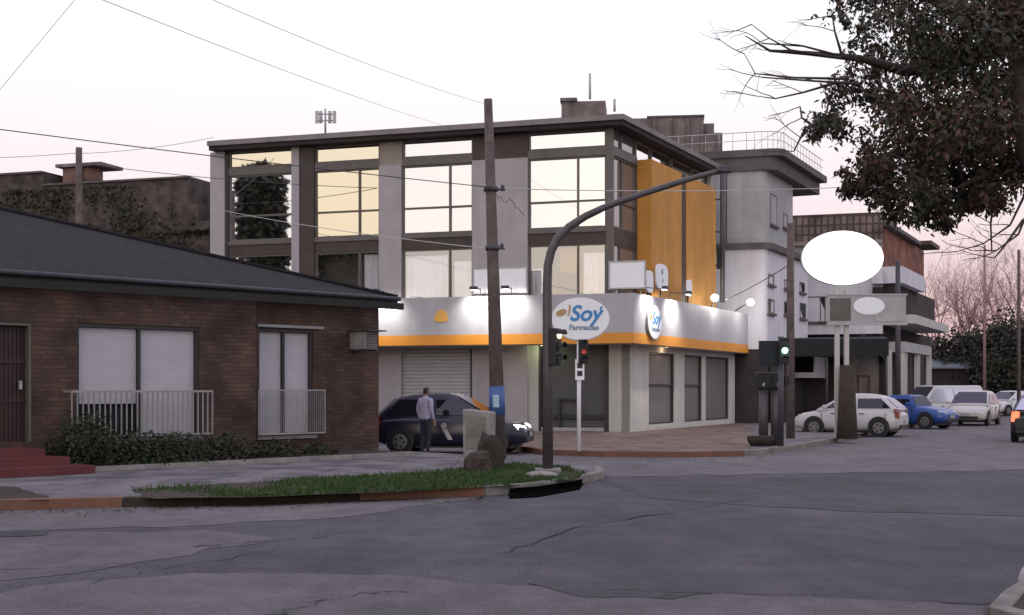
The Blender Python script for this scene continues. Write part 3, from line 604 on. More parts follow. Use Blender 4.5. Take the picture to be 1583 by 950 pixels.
b = MB(); L.box(b, lu(349.3), lu(353.7), -.2, .04, K, ZT); b.build('corner_trim', M['frame_dark'], mb_)
b = MB(); b.prism([tuple(C - L.d * .2 + L.n * .03), tuple(C + L.n * .03 + RR.n * .03), tuple(C + RR.d * .12 + RR.n * .03), tuple(C - L.n * .12 - RR.n * .12)], ZB, ZT); b.build('corner_post', M['frame_grey'], mb_)
# right facade
ru = lambda x, d=0: RR.u(x, d)
e0, e1 = .13, ru(984)
window(mb_, RR, e0, e1, ZR['t0'], ZR['t1'] + .03, [ru(962)], (), 'glass_grey', -.02, name='transom_window')
window(mb_, RR, e0, e1, ZR['u0'], ZR['u1'], [ru(963)], [ZR['um']], 'glass_grey', -.02)
window(mb_, RR, e0, e1, ZR['l0'], ZR['l1'], [ru(960)], (), 'glass_grey', -.02)
b = MB(); RR.box(b, e0, e1, -.15, .01, ZR['l1'] + .002, ZR['u0'] - .003); b.build('spandrel', M['spandrel'], mb_)
b = MB(); RR.box(b, e0, e1, -.15, .03, ZR['u1'] + .003, ZR['t0'] - .003); b.build('beam', M['frame_grey'], mb_)
b = MB(); RR.box(b, e1 + .003, RL, -.3, -.02, ZB, ZR['t0'] - .1); b.build('wall', M['spandrel'], mb_)
us = [e1 + .01, ru(1008), ru(1040), ru(1072), RL - .3]
for a, c in zip(us, us[1:]): window(mb_, RR, a + .005, c - .005, ZR['t0'] - .3, ZR['t1'] + .03, (), (), 'glass_main', -.02, name='transom_window')
od = .55; zo1 = RR.z(985, 247)
for a, c in ((RR.u(985), RR.u(1054, od)), (RR.u(1061.5, od), RR.u(1107, od))):
    b = MB(); RR.box(b, a, c, -.02, od, ZB - .2, zo1); b.build('orange_panel', M['orange'], mb_, bevel=.02)
b = MB(); RR.box(b, RR.u(1054, od) + .004, RR.u(1061.5, od) - .004, 0, od - .04, ZB - .2, zo1 - .01); b.build('panel_gap_strip', M['spandrel'], mb_)  # dark brown strip filling the gap between the orange panels
b = MB(); RR.box(b, RL - .28, RL, -.4, .12, K, ZT); b.build('pillar', M['stucco_pale'], mb_)
# canopy fascia
FO = 1.25
pf, qf, rfv = ring(FO, 1.2, 0); rend = RR.pt(RR.u(1172, 1.2), 1.2, 0)
rend = Vector((rend.x, rend.y)); fz0, fz1 = 3.09, 4.74
def canopy(o1, o2, th, z0, z1, name, m, par, tail=.0):
    p, q, _ = ring(o1, o2, 0); p_i, q_i, _ = ring(o1 - th, o2 - th, 0); r_o = RR.pt(RR.u(1172, 1.2) - tail, o2, 0).xy; r_i = RR.pt(RR.u(1172, 1.2) - tail, o2 - th, 0).xy
    b = MB()
    b.prism([tuple(p), tuple(q), tuple(q_i), tuple(p_i)], z0, z1); b.prism([tuple(q), tuple(r_o), tuple(r_i), tuple(q_i)], z0, z1)
    return b.build(name, m, par)
fas = canopy(FO, 1.2, .12, fz0 + .35, fz1, 'fascia', M['fascia'], mb_)
canopy(FO + .012, 1.212, .14, fz0, fz0 + .348, 'fascia_stripe', M['stripe'], fas, -.01)
canopy(FO + .004, 1.204, .005, fz0 - .05, fz0 - .002, 'fascia_trim', M['spandrel'], fas)
_, q1, _ = ring(FO - .13, 1.07, 0); _, q0, _ = ring(-.2, -.2, 0); pe = LE + L.n * (FO - .13); re1 = RR.pt(RR.u(1172, 1.2) - .02, 1.07, 0).xy; re0 = RR.pt(RR.u(1172, 1.2) - .02, -.2, 0).xy
b = MB(); b.prism([tuple(pe), tuple(q1), tuple(q0), tuple(LE - L.n * .2)], 3.2, 3.38); b.prism([tuple(q1), tuple(re1), tuple(re0), tuple(q0)], 3.2, 3.38); b.build('canopy_slab', M['stucco_pale'], mb_)
b = MB(); RR.box(b, RR.u(1172, 1.2) - .14, RR.u(1172, 1.2) - .02, -.1, 1.07, fz0, fz1); b.build('fascia_end', M['fascia'], mb_)
b = MB(); RR.box(b, RR.u(1172, 1.2) - .02, RR.u(1172, 1.2) + .0, -.1, 1.07, fz0 + .35, fz1 - .01); b.build('fascia_end', M['fascia'], mb_)
# emblem on the fascia
def flat_shape(fr, u, z, pts, d0, d1, name, m, par):
    b = MB(); F_ = [fr.pt(u + x, d1, z + y) for x, y in pts]; B_ = [fr.pt(u + x, d0, z + y) for x, y in pts]; n = len(pts)
    b.face(F_); b.face(B_[::-1])
    for i in range(n): b.face([B_[i], B_[(i + 1) % n], F_[(i + 1) % n], F_[i]])
    return b.build(name, m, par)
uE, zE = L.u(683, FO), L.z(683, 490, FO)
hp = [(.28 * math.cos(t) * (1 if math.cos(t) < 0 else .85),   .21 * math.sin(t) - .05 * math.cos(2 * t)) for t in [2 * math.pi * i / 28 for i in range(28)]]
flat_shape(L, uE, zE, hp, FO + .002, FO + .02, 'fascia_emblem', M['emblem'], fas)
# ground floor
uw1 = L.u(832)
b = MB(); sh0, sh1, shz = L.u(613), L.u(731), 3.0
L.wall(b, 0, uw1, K, 3.2, .25, [(sh0, sh1, K + .02, shz)]); b.build('shop_wall', M['wall_shop'], mb_)
shutter(sh0 + .06, sh1 - .06, K + .03, shz, -.1, mb_, .13, 'roller', L, .03)
for a in (sh0, sh1 - .09):
    b = MB(); L.box(b, a, a + .09, -.2, .02, K, shz); b.build('shutter_guide', M['frame_dark'], mb_)
ud1 = LL - .12
b = MB(); L.box(b, uw1 + .01, ud1, -.34, -.3, K, 3.19); 
for i in range(26): z = K + .05 + i * .115; L.box(b, uw1 + .1, ud1 - .16, -.3, -.285, z, z + .09)
rd = b.build('entrance_shutter', M['roller_dark'], mb_)
b = MB(); L.box(b, ud1 - .15, ud1 + .02, -.3, .02, K, 3.19); L.box(b, uw1 + .012, uw1 + .08, -.3, -.1, K, 3.19)
zr = L.z(900, 645, -.2); L.box(b, uw1 + .08, ud1 - .15, -.28, -.2, zr - .05, zr + .1)
a0 = L.u(866, -.15); a1 = L.u(893, -.15)
for z in (L.z(880, 617), L.z(880, 671)): L.box(b, a0, a1, -.2, -.1, z - .035, z + .035)
L.box(b, a0 - .05, a0 + .02, -.2, -.1, L.z(880, 674), L.z(880, 615)); L.box(b, a1, a1 + .06, -.2, -.1, L.z(880, 674), L.z(880, 615)); b.build('door_bars', M['frame_dark'], rd)
b = MB(); L.box(b, uw1 + .1, ud1 - .16, -.27, -.05, K + .004, K + .12); b.build('threshold', M['metal_light'], mb_)
RW = Fr(C + RR.n * .69, RR.d)
b = MB(); wu = [RW.u(x) for x in (1003, 1043, 1058, 1085.5, 1091, 1127)]; wz0, wz1 = RW.z(1020, 655), RW.z(1020, 545); we = RW.u(1136)
RW.wall(b, -.1, we, K, 3.2, .3, [(wu[0], wu[1], wz0, wz1), (wu[2], wu[3], wz0, wz1), (wu[4], wu[5], wz0, wz1)]); b.build('shop_wall', M['stucco_pale'], mb_)
b = MB(); b.prism([tuple(RW.pt(-.1, -.001, 0).xy), tuple(RW.pt(-.1, -.3, 0).xy), tuple((C - L.d * .1 - L.n * .3)), tuple((C - L.d * .1 + L.n * .03))], K, 3.19); b.build('wall_return', M['stucco_pale'], mb_)
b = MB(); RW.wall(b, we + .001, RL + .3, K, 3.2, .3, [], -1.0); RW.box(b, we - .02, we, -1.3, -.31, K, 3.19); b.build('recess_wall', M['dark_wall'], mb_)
for i in range(3):
    window(mb_, RW, wu[2 * i], wu[2 * i + 1], wz0, wz1, (), [RW.z(1020, 595)] if i < 2 else (), 'glass_shop', -.05, .06, 'frame_dark', 'shop_window', .14)
b = MB(); RW.box(b, wu[0] - .15, wu[1] + .1, .003, .03, K, wz0 - .1); b.build('plinth', M['wall_shop'], mb_)
b = MB(); RW.box(b, RW.u(1139, -.9), RW.u(1153, -.9), -.998, -.9, RW.z(1146, 650, -.9), RW.z(1146, 612, -.9)); b.build('meter_box', M['frame_dark'], mb_, bevel=.01)
# ---- lamps on the canopy
def light(name, kind, loc, energy, color, parent, rot=None, size=.1, spot=None):
    l = bpy.data.lights.new(name, kind); l.energy = energy; l.color = color
    if kind == 'SPOT': l.spot_size = R(spot); l.spot_blend = .8; l.shadow_soft_size = size
    elif kind == 'POINT': l.shadow_soft_size = size
    o = bpy.data.objects.new(name, l); COL.objects.link(o); o.parent = parent; o.location = Vector(loc) - BASE[parent.name]
    if rot is not None: o.rotation_euler = Vector(rot).to_track_quat('-Z', 'Y').to_euler()
    return o
def flood(fr, px, d, label, energy, shine=True, out=.62, up=.2):
    u = fr.u(px, d); base = fr.pt(u, d - .06, fz1)
    t = empty('floodlight', base, label, 'lamp', 'floodlights along the canopy edge')
    b = MB(); b.tube([base, base + Vector((0, 0, up + .06)), fr.pt(u, d + out, fz1 + up)], .018, 6); b.build('arm', M['metal_dark'], t)
    c = fr.pt(u, d + out, fz1 + up); b = MB(); fr.box(b, u - .13, u + .13, d + out - .05, d + out + .1, c.z - .03, c.z + .09); b.build('housing', M['metal_dark'], t, bevel=.01)
    b = MB(); fr.box(b, u - .11, u + .11, d + out - .06, d + out + .06, c.z - .042, c.z - .032); b.build('lens', M['lamp_glow'], t)
    n3 = Vector((-fr.n.x, -fr.n.y, -1.0)); light('lamp_light', 'SPOT', c - Vector((0, 0, .06)), energy, (1, .96, .88), t, n3, .05, 120)
    return t
flood(L, 592, FO, 'floodlight on the canopy edge nearest the brick house', 230)
flood(L, 742, FO, 'floodlight on the canopy behind the wooden utility pole', 230)
flood(L, 790, FO, 'floodlight on the canopy just right of the wooden utility pole', 200)
flood(RR, 1000, 1.2, 'floodlight above the oval sign on the canopy', 230)
flood(RR, 1038, 1.2, 'floodlight on the canopy in front of the wide orange panel', 300)
def ball(fr, px, py, d, label, en):
    u = fr.u(px, d); c = fr.pt(u, d, fr.z(px, py, d)); base = fr.pt(u, 1.14, fz1)
    t = empty('floodlight', base, label, 'lamp', 'round lamps on arms at the canopy end')
    b = MB(); b.tube([base, base + Vector((0, 0, .08)), c + Vector((0, 0, .02))], .028, 6); b.build('arm', M['metal_dark'], t)
    b = MB(); b.smooth = True
    b.grid([[c + Vector((.15 * math.sin(a) * math.cos(p), .15 * math.sin(a) * math.sin(p), .14 * math.cos(a))) for p in [2 * math.pi * j / 16 for j in range(16)]] for a in [math.pi * i / 10 + .001 for i in range(11)]], True); b.build('globe', M['lamp_glow'], t, recalc=False)
    light('lamp_light', 'POINT', c + Vector((.35 * fr.n.x, .35 * fr.n.y, -.25)), en, (1, .96, .9), t, size=.12); return t
ball(RR, 1105, 460, 1.25, 'round white lamp against the narrow orange panel', 40)
ball(RR, 1160, 467, 1.75, 'round white lamp on an arm at the far canopy end', 60)
def downlight(fr, px, d, label, col, en, m):
    u = fr.u(px, d); c = fr.pt(u, d, 3.195); t = empty('downlight', c - Vector((0, 0, .12)), label, 'lamp', 'small lights under the canopy')
    b = MB(); b.tube([c, c - Vector((0, 0, .08))], .09, 14); b.build('ring', M['metal_light'], t)
    b = MB(); b.tube([c - Vector((0, 0, .081)), c - Vector((0, 0, .13))], [.07, .05], 14); b.build('bulb', M[m], t)
    light('lamp_light', 'POINT', c - Vector((0, 0, .25)), en, col, t, size=.06)
downlight(L, 838, .35, 'small pale light under the canopy beside the dark entrance shutter', (.85, 1, .55), 9, 'warm_glow')
downlight(RW, 1031, .2, 'small warm light under the canopy over the widest shop window', (1, .75, .45), 4, 'warm_glow')
# ---- boards and signs on the canopy
def board(fr, x0, x1, y0, y1, d, label, name='blank_board'):
    a, c = fr.u(x0, d), fr.u(x1, d); z0, z1 = fr.z((x0 + x1) / 2, y1, d), fr.z((x0 + x1) / 2, y0, d)
    t = empty(name, fr.pt((a + c) / 2, d, fz1), label, 'sign')
    b = MB(); fr.box(b, a, c, d - .04, d, z0, z1); b.build('panel', M['white_sign'], t)
    f = MB(); w = .05
    fr.box(f, a - w, a - .002, d - .06, d + .015, z0 - w, z1 + w); fr.box(f, c + .002, c + w, d - .06, d + .015, z0 - w, z1 + w); fr.box(f, a, c, d - .06, d + .015, z1 + .002, z1 + w); fr.box(f, a, c, d - .06, d + .015, z0 - w, z0 - .002); f.build('frame', M['metal_light'], t)
    s_ = MB()
    for u in (a + .15, c - .15): s_.tube([fr.pt(u, d - .07, 3.39), fr.pt(u, d - .07, z1 - .1)], .025, 6)
    s_.build('support', M['metal_dark'], t)
board(L, 733, 813, 415, 451, .75, 'wide blank white board standing on the canopy behind the wooden pole')
board(L, 943, 996, 405, 444, .3, 'blank white board standing at the building corner above the canopy')
def ellipse(a, b_, n=40): return [(a * math.cos(2 * math.pi * i / n), b_ * math.sin(2 * math.pi * i / n)) for i in range(n)]
def text_mesh(s, size, fr, u, z, d, m, name, par, shear=0, sx=1.0, bold=0):
    cu = bpy.data.curves.new('lettering', 'FONT'); cu.body = s; cu.size = size; cu.extrude = .004; cu.align_x = 'CENTER'; cu.align_y = 'CENTER'; cu.shear = shear; cu.offset = bold
    to = bpy.data.objects.new('lettering', cu); COL.objects.link(to); bpy.context.view_layer.update()
    dg = bpy.context.evaluated_depsgraph_get(); me = bpy.data.meshes.new_from_object(to.evaluated_get(dg)); bpy.data.objects.remove(to)
    base = BASE[par.name]
    for v in me.vertices: v.co = fr.pt(u + v.co.x * sx, d + v.co.z, z + v.co.y) - base
    me.materials.clear(); me.materials.append(m); o = bpy.data.objects.new(name, me); COL.objects.link(o); o.parent = par; BASE[o.name] = base; return o
def soy_sign(fr, u, z, d, a, b_, root):
    face = flat_shape(fr, u, z, ellipse(a, b_), d - .06, d, 'sign_face', M['white_sign'], root)
    flat_shape(fr, u, z, ellipse(a + .025, b_ + .025), d - .07, d - .004, 'sign_rim', M['metal_light'], root)
    flat_shape(fr, u - a * .66, z + b_ * .28, [(x * 1, y + .03 * math.sin(9 * x)) for x, y in ellipse(a * .19, b_ * .16, 20)], d + .001, d + .01, 'sign_mark', M['tan'], face)
    flat_shape(fr, u - a * .40, z + b_ * .40, [(-.015, -.08), (.025, -.08), (.05, .12), (.0, .12)], d + .001, d + .01, 'sign_mark', M['tan'], face)
    flat_shape(fr, u - a * .42, z + b_ * .18, ellipse(.025, .03, 12), d + .001, d + .01, 'sign_mark', M['tan'], face)
    text_mesh('Soy', b_ * 1.02, fr, u + a * .16, z + b_ * .22, d + .006, M['blue'], 'sign_lettering', face, .25, 1.0, .012)
    flat_shape(fr, u + a * .70, z + b_ * .46, [(-.03, -.05), (.02, -.03), (.05, .06), (.0, .06)], d + .001, d + .01, 'sign_mark', M['blue'], face)
    text_mesh('Farmacias', b_ * .34, fr, u + a * .12, z - b_ * .42, d + .006, M['steel'], 'sign_lettering', face, 0, 1.05, .006)
    return face
us_, zs_ = RR.u(1012, 1.28), RR.z(1012, 498, 1.28)
t = empty('oval_sign', RR.pt(us_, 1.25, zs_ - .55), 'white oval pharmacy sign mounted on the lit side of the canopy', 'sign'); soy_sign(RR, us_, zs_, 1.30, .66, .56, t)
# small rounded sign boards standing up from the canopy
def small_sign(px, yt, yb, wd, label, oval):
    d = .95; u = RR.u(px, d); z0, z1 = RR.z(px, yb, d), RR.z(px, yt, d); t = empty('upright_sign', RR.pt(u, d, 3.39), label, 'sign')
    pts = [(wd * math.copysign(abs(math.cos(q)) ** .6, math.cos(q)), (z1 - z0) / 2 * math.copysign(abs(math.sin(q)) ** .6, math.sin(q))) for q in [2 * math.pi * i / 28 for i in range(28)]]
    f_ = flat_shape(RR, u, (z0 + z1) / 2, pts, d - .05, d, 'panel', M['white_sign'], t)
    if oval:
        for dx, dz, s_ in ((-.02, .18, .1), (.03, -.12, .07)): flat_shape(RR, u + dx, (z0 + z1) / 2 + dz, ellipse(s_, s_, 12), d + .001, d + .008, 'sign_mark', M['steel'], f_)
    b = MB(); b.tube([RR.pt(u, d - .07, 3.39), RR.pt(u, d - .07, z1 - .15)], .03, 6); b.build('support', M['metal_dark'], t)
small_sign(1024, 408, 448, .62, 'tall rounded white sign with grey spots before the wide orange panel', True)
small_sign(1005, 418, 452, .35, 'narrow pale sign beside the rounded spotted sign on the canopy', False)
small_sign(1066, 432, 458, .3, 'short pale sign standing in front of the gap between the orange panels', False)
# rooftop bits
b = MB(); ph = Fr((3.5, 52), (1, -.1)); ph.box(b, ph.u(868), ph.u(936), -2, 0, 10.9, ph.z(900, 156)); ph.box(b, ph.u(866), ph.u(892), -2, .1, ph.z(900, 156) + .002, ph.z(900, 151)); 
tag(b.build('rooftop_hut', M['parapet']), 'small mottled rooftop stair hut at the top of the corner building', 'rooftop hut')
def mast(px, y0, y1, Y, r, label, cross=()):
    b = MB(); b.tube([P(px, y1, Y), P(px, y0, Y)], r, 6)
    for yy, w in cross: b.tube([P(px - w, yy, Y), P(px + w, yy, Y)], r * .7, 5)
    tag(b.build('antenna_mast', M['wire_faint']), label, 'antenna')
mast(912, 113, 153, 52.5, .055, 'thin antenna rod on the rooftop hut')
mast(950, 153, 172, 46, .05, 'short pipe standing on the roof edge near the corner')
# sector antenna on the roof
t = empty('roof_antenna', P(503, 199, 48.5), 'small cluster antenna on a short mast above the long roof edge', 'antenna'); b = MB(); b.tube([P(503, 205, 48.5), P(503, 168, 48.5)], .04, 6); b.build('mast', M['metal_light'], t)
for dx, dy in ((-13, 0), (-7, .5), (7, .5), (14, 0)):
    b = MB(); p0 = P(503 + dx, 190, 48.5 + dy); b.box(p0.x - .06, p0.x + .06, p0.y - .05, p0.y + .05, p0.z, p0.z + .45); b.build('panel', M['metal_light'], t)
b = MB(); b.tube([P(488, 186, 48.5), P(519, 186, 48.5)], .03, 6); b.tube([P(488, 176, 48.5), P(519, 176, 48.5)], .025, 6); b.build('crossbar', M['metal_light'], t)
# ------------------------------------------------------------------ mottled building and grey tower next door
nb = Fr((4, 58.5), (1, -.12)); t = empty('neighbour_building', nb.pt(nb.u(1050), -2, K), 'mottled brick block with a stepped top rising behind the orange panels', 'building')
b = MB(); nb.box(b, nb.u(960), nb.u(1088), -3, 0, K, nb.z(1050, 181)); nb.box(b, nb.u(1088) + .001, nb.u(1104), -3, -.05, K, nb.z(1095, 190)); nb.box(b, nb.u(1104) + .001, nb.u(1117), -3, -.1, K, nb.z(1110, 204)); b.build('wall', M['parapet'], t)
b = MB(); nb.box(b, nb.u(1000), nb.u(1089), -3.05, .06, nb.z(1050, 181) + .002, nb.z(1050, 178)); b.build('coping', M['band'], t)
b = MB()
for x in (1010, 1036, 1062, 1084): nb.box(b, nb.u(x), nb.u(x + 3), .002, .12, nb.z(x, 260), nb.z(x, 183))
b.build('pilaster', M['parapet'], t)
T = Vector((10.7, 54.5)); TF = Fr(T, RR.d); TL = Fr(T + L.d * -6, L.d)
tw = empty('grey_apartment_building', (T.x - 1, T.y + 3, K), 'grey rendered apartment block with a rounded corner and a roof terrace railing', 'building')
zt0, zt1 = TF.z(1183, 262), TF.z(1183, 230); zb0, zb1 = TF.z(1183, 384), TF.z(1183, 374)
def tower_ring(off, rr, front, left=6.0, n=8, offl=None):
    ol = off if offl is None else offl
    # footprint with a rounded street corner
    c0 = T + (TL.n * ol) + (TF.n * off); pts = [T - L.d * left + TL.n * ol]
    a = T - L.d * rr + TL.n * ol; bq = T + RR.d * rr + TF.n * off
    ctrl = T + TL.n * ol * 1.05 + TF.n * off * 1.05 if off else T
    for i in range(n + 1):
        s_ = i / n; pts.append(a.lerp(ctrl, s_).lerp(ctrl.lerp(bq, s_), s_))
    pts.append(T + RR.d * front + TF.n * off); pts.append(T + RR.d * front - TF.n * 3); pts.append(T - L.d * left - TL.n * 6)
    return [tuple(p) for p in pts]
b = MB(); b.prism(tower_ring(0, .3, 4.6), zb1, zt0); b.build('wall', M['tower'], tw)
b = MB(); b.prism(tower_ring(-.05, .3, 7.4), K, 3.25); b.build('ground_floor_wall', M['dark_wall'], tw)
b = MB(); b.prism(tower_ring(.02, .3, 7.4), 3.252, zb0); b.build('lower_wall', M['tower_white'], tw)
b = MB(); b.prism(tower_ring(.22, .4, 7.4, offl=.14), zb0 + .002, zb1 - .002); b.build('cornice', M['band'], tw)
b = MB(); b.prism(tower_ring(.45, .4, 8.0, offl=.12), zt0 + .002, zt1 - .3); b.prism(tower_ring(.75, .4, 8.2, offl=.22), zt1 - .298, zt1); b.build('roof', M['band'], tw)
b = MB(); rg = [Vector(p) for p in tower_ring(.6, .8, 8.0, offl=.1)[:-2]]
zrail = zt1 + .75
b.tube([Vector((p.x, p.y, zrail)) for p in rg], .018, 5); b.tube([Vector((p.x, p.y, zt1 + .4)) for p in rg], .015, 5)
for i in range(len(rg) - 1):
    n = max(1, int((rg[i + 1] - rg[i]).length / .55))
    for j in range(n): q = rg[i].lerp(rg[i + 1], j / n); b.tube([Vector((q.x, q.y, zt1)), Vector((q.x, q.y, zrail))], .012, 5)
b.build('roof_railing', M['wire_faint'], tw)
def swin(fr, px, y0, y1, w, par, d=0, gl='glass_dark', fm='frame_grey'):
    u = fr.u(px, d); zc0, zc1 = fr.z(px, y1, d), fr.z(px, y0, d)
    o = window(par, fr, u - w / 2, u + w / 2, zc0, zc1, (), (), gl, d + .02, .05, fm, 'window', .05)
    s_ = MB(); fr.box(s_, u - w / 2 - .1, u + w / 2 + .1, d + .002, d + .1, zc0 - .1, zc0 - .003); s_.build('sill', M['band'], o); return o
swin(TF, 1196, 300, 348, 1.1, tw); swin(TF, 1214, 330, 352, .8, tw)
for x, y0, y1, w in ((1192, 424, 440, .9), (1216, 432, 446, .7), (1240, 436, 452, .9), (1192, 462, 484, 1.0), (1216, 466, 486, .8), (1241, 468, 492, 1.1)): swin(TF, x, y0, y1, w, tw, .03)
b = MB(); TL.box(b, TL.u(1122), TL.u(1124), .002, .05, zb1, zt0); b.build('wall_groove', M['band'], tw)
b = MB(); TF.box(b, TF.u(1229), 7.6, -.5, .9, TF.z(1240, 584), TF.z(1240, 576)); TF.box(b, TF.u(1229), 7.6, .85, .9, TF.z(1240, 576), TF.z(1240, 552)); b.build('balcony', M['tower_white'], tw, bevel=.05)
b = MB(); TF.box(b, .6, 4.4, .03, .12, K + .05, 2.6); b.build('garage_door', M['frame_dark'], tw)
# downpipe on the canopy end
pp = empty('roof_mast', P(1117, 466, 51.0), 'thin grey mast with brackets rising beside the narrow orange panel', 'mast'); b = MB(); b.tube([P(1117, 467, 51), P(1117, 258, 51)], .10, 8); b.build('tube', M['metal_post'], pp)
for y in (308, 358, 410):
    b = MB(); b.tube([P(1106, y, 51), P(1117, y, 51)], .035, 6); b.build('bracket', M['metal_dark'], pp)
b = MB(); q = P(1113, 400, 50.9); b.box(q.x - .12, q.x + .0, q.y - .15, q.y + .05, q.z - .4, q.z + .45); b.build('junction_box', M['awning'], pp)
# ------------------------------------------------------------------ two tone building with tiled top
WC = Vector((18.9, 66)); WF = Fr(WC - L.d * 12, L.d); WS = Fr(WC, RR.d)
wb = empty('tiled_top_building', (WC.x - 3, WC.y + 3, K), 'white two storey building with a tiled mansard band and a red brick side', 'building')
uu0, uu1 = 3.0, 12.0; zA = WF.z(1300, 330); zBt = WF.z(1300, 364); zC = WF.z(1300, 425); zD = WF.z(1300, 516)
b = MB(); WF.box(b, uu0, uu1, -7, 0, zD, zBt - .3); b.build('wall', M['tower_white'], wb)
b = MB(); b.face([WF.pt(uu0, .35, zBt - .28), WF.pt(uu1 + .02, .35, zBt - .28), WF.pt(uu1 + .02, .05, zA), WF.pt(uu0, .05, zA)]); b.face([WF.pt(uu0, .05, zA), WF.pt(uu1, .05, zA), WF.pt(uu1, -7, zA), WF.pt(uu0, -7, zA)]); b.build('mansard_roof', M['tiles_roof'], wb, recalc=False)
b = MB(); WF.box(b, uu0, uu1, .002, .5, zBt - .5, zBt - .3); b.build('gutter', M['beige'], wb)
b = MB(); WS.box(b, .02, WS.u(1427), -1, .05, WS.z(1400, 432), WS.z(1367, 352)); b.build('brick_wall', M['red_brick'], wb)
b = MB(); WS.box(b, 0, WS.u(1413), -6, .4, WS.z(1367, 351), WS.z(1367, 345)); 
b.hexa([WS.pt(.05, .3, zA - .7), WS.pt(4, .3, zA - .7), WS.pt(4, -4, zA - .7), WS.pt(.05, -4, zA - .7), WS.pt(.05, -.2, zA), WS.pt(3.4, -.2, zA), WS.pt(3.4, -4, zA + .02), WS.pt(.05, -4, zA + .02)]); b.build('gable_roof', M['band'], wb)
b = MB(); WS.box(b, WS.u(1427) - .1, WS.u(1440), -1, .5, WS.z(1430, 380), WS.z(1430, 374)); b.build('eave', M['spandrel'], wb)
# white balcony boxes, dark loggia, canopy slabs of the street side
b = MB(); WF.box(b, WF.u(1349), 12.05, .01, 1.0, WF.z(1360, 440), WF.z(1360, 417)); WS.box(b, .0, WS.u(1430, 1), -.2, 1.0, WS.z(1390, 448), WS.z(1390, 424)); b.build('balcony', M['tower_white'], wb)
b = MB(); WF.box(b, WF.u(1349), 12.04, .01, .3, WF.z(1360, 456), WF.z(1360, 444)); WS.box(b, .2, WS.u(1445, .6), -6, .6, WS.z(1400, 506), WS.z(1400, 452)); b.build('loggia', M['dark_wall'], wb)
b = MB(); WS.box(b, .0, WS.u(1467, 1.6), -2, 1.6, WS.z(1440, 519), WS.z(1440, 508)); b.build('canopy_slab', M['stucco_pale'], wb)
b = MB(); WS.box(b, -.5, WS.u(1440, 1.2), -2, 1.2, WS.z(1400, 549), WS.z(1400, 535)); b.build('canopy_slab', M['tower'], wb)
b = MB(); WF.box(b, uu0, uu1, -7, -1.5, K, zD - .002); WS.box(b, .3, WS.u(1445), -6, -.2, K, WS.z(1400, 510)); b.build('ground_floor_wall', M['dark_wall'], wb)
for x in (1352, 1374, 1398, 1418, 1436):
    b = MB(); u = WS.u(x, 1.0) if x > 1366 else -.3; c = WS.pt(u, .95, K); b.box(c.x - .16, c.x + .16, c.y - .16, c.y + .16, K, WS.z(1400, 549)); b.build('column', M['stucco_pale'], wb)
for x, y0, y1 in ((1286, 458, 498), (1258, 458, 498)): swin(WF, x, y0, y1, 1.2, wb)
# dark awning / carport in front
aw = empty('carport', G(1280, 655, K), 'dark sagging carport roof between the grey block and the pole sign', 'carport'); cf = Fr((11.6, 58.6), (.97, -.25))
b = MB(); b.hexa([cf.pt(0, 1.6, 3.7), cf.pt(5.2, 1.6, 3.6), cf.pt(5.2, -3, 3.9), cf.pt(0, -3, 3.9), cf.pt(0, 1.6, 3.8), cf.pt(5.2, 1.6, 3.7), cf.pt(5.2, -3, 4.0), cf.pt(0, -3, 4.0)]); cf.box(b, 0, 5.2, 1.6, 1.64, 3.0, 3.75); b.build('awning', M['awning'], aw)
for u in (.1, 2.6, 5.1):
    b = MB(); b.tube([cf.pt(u, 1.5, K), cf.pt(u, 1.5, 3.65)], .06, 8); b.build('post', M['metal_dark'], aw)
b = MB(); cf.box(b, 0, 5.2, -3.1, -3, K, 3.9); b.build('back_wall', M['dark_wall'], aw)
b = MB(); b.prism([tuple(cf.pt(-.02, 1.5, 0).xy), tuple(cf.pt(-.02, -3, 0).xy), tuple(cf.pt(-.2, -3, 0).xy), tuple(cf.pt(-.2, 1.5, 0).xy)], K, 3.7); b.build('side_wall', M['dark_wall'], aw)
lh = empty('small_house', G(1335, 652, K), 'low house with a dark pitched gable and reddish wall beside the carport', 'house'); lf = Fr(P(1312, 600, 60).xy, (.97, -.25))
b = MB(); lf.box(b, 0, 1.35, -4, 0, K, 3.1); b.face([lf.pt(0, 0, 3.1), lf.pt(1.35, 0, 3.1), lf.pt(.67, 0, 4.0)]); b.build('wall', M['parapet'], lh)
b = MB()
for s_ in (-1, 1):
    x0_ = .67; x1_ = .67 + s_ * .95; b.hexa([lf.pt(x0_, .3, 4.02), lf.pt(x1_, .3, 2.85), lf.pt(x1_, -4, 2.85), lf.pt(x0_, -4, 4.02), lf.pt(x0_, .3, 4.14), lf.pt(x1_, .3, 2.97), lf.pt(x1_, -4, 2.97), lf.pt(x0_, -4, 4.14)])
b.build('roof', M['frame_dark'], lh)
window(lh, lf, .4, .95, .9, 2.2, (), (), 'glass_dark', .05, .06, 'frame_dark')
# low shed further along
sh = empty('low_shed', P(1470, 645, 92), 'low shed with a blue grey sheet roof at the far end of the street', 'shed'); sf = Fr(P(1440, 600, 92).xy, (1, -.1))
b = MB(); sf.box(b, 0, 2.6, -4, 0, 0, 3.0); b.build('wall', M['dark_wall'], sh); b = MB(); b.hexa([sf.pt(-.2, .4, 3.0), sf.pt(2.9, .4, 3.0), sf.pt(2.9, -4, 3.9), sf.pt(-.2, -4, 3.9), sf.pt(-.2, .4, 3.15), sf.pt(2.9, .4, 3.15), sf.pt(2.9, -4, 4.05), sf.pt(-.2, -4, 4.05)]); b.build('roof', M['metal_roof'], sh)
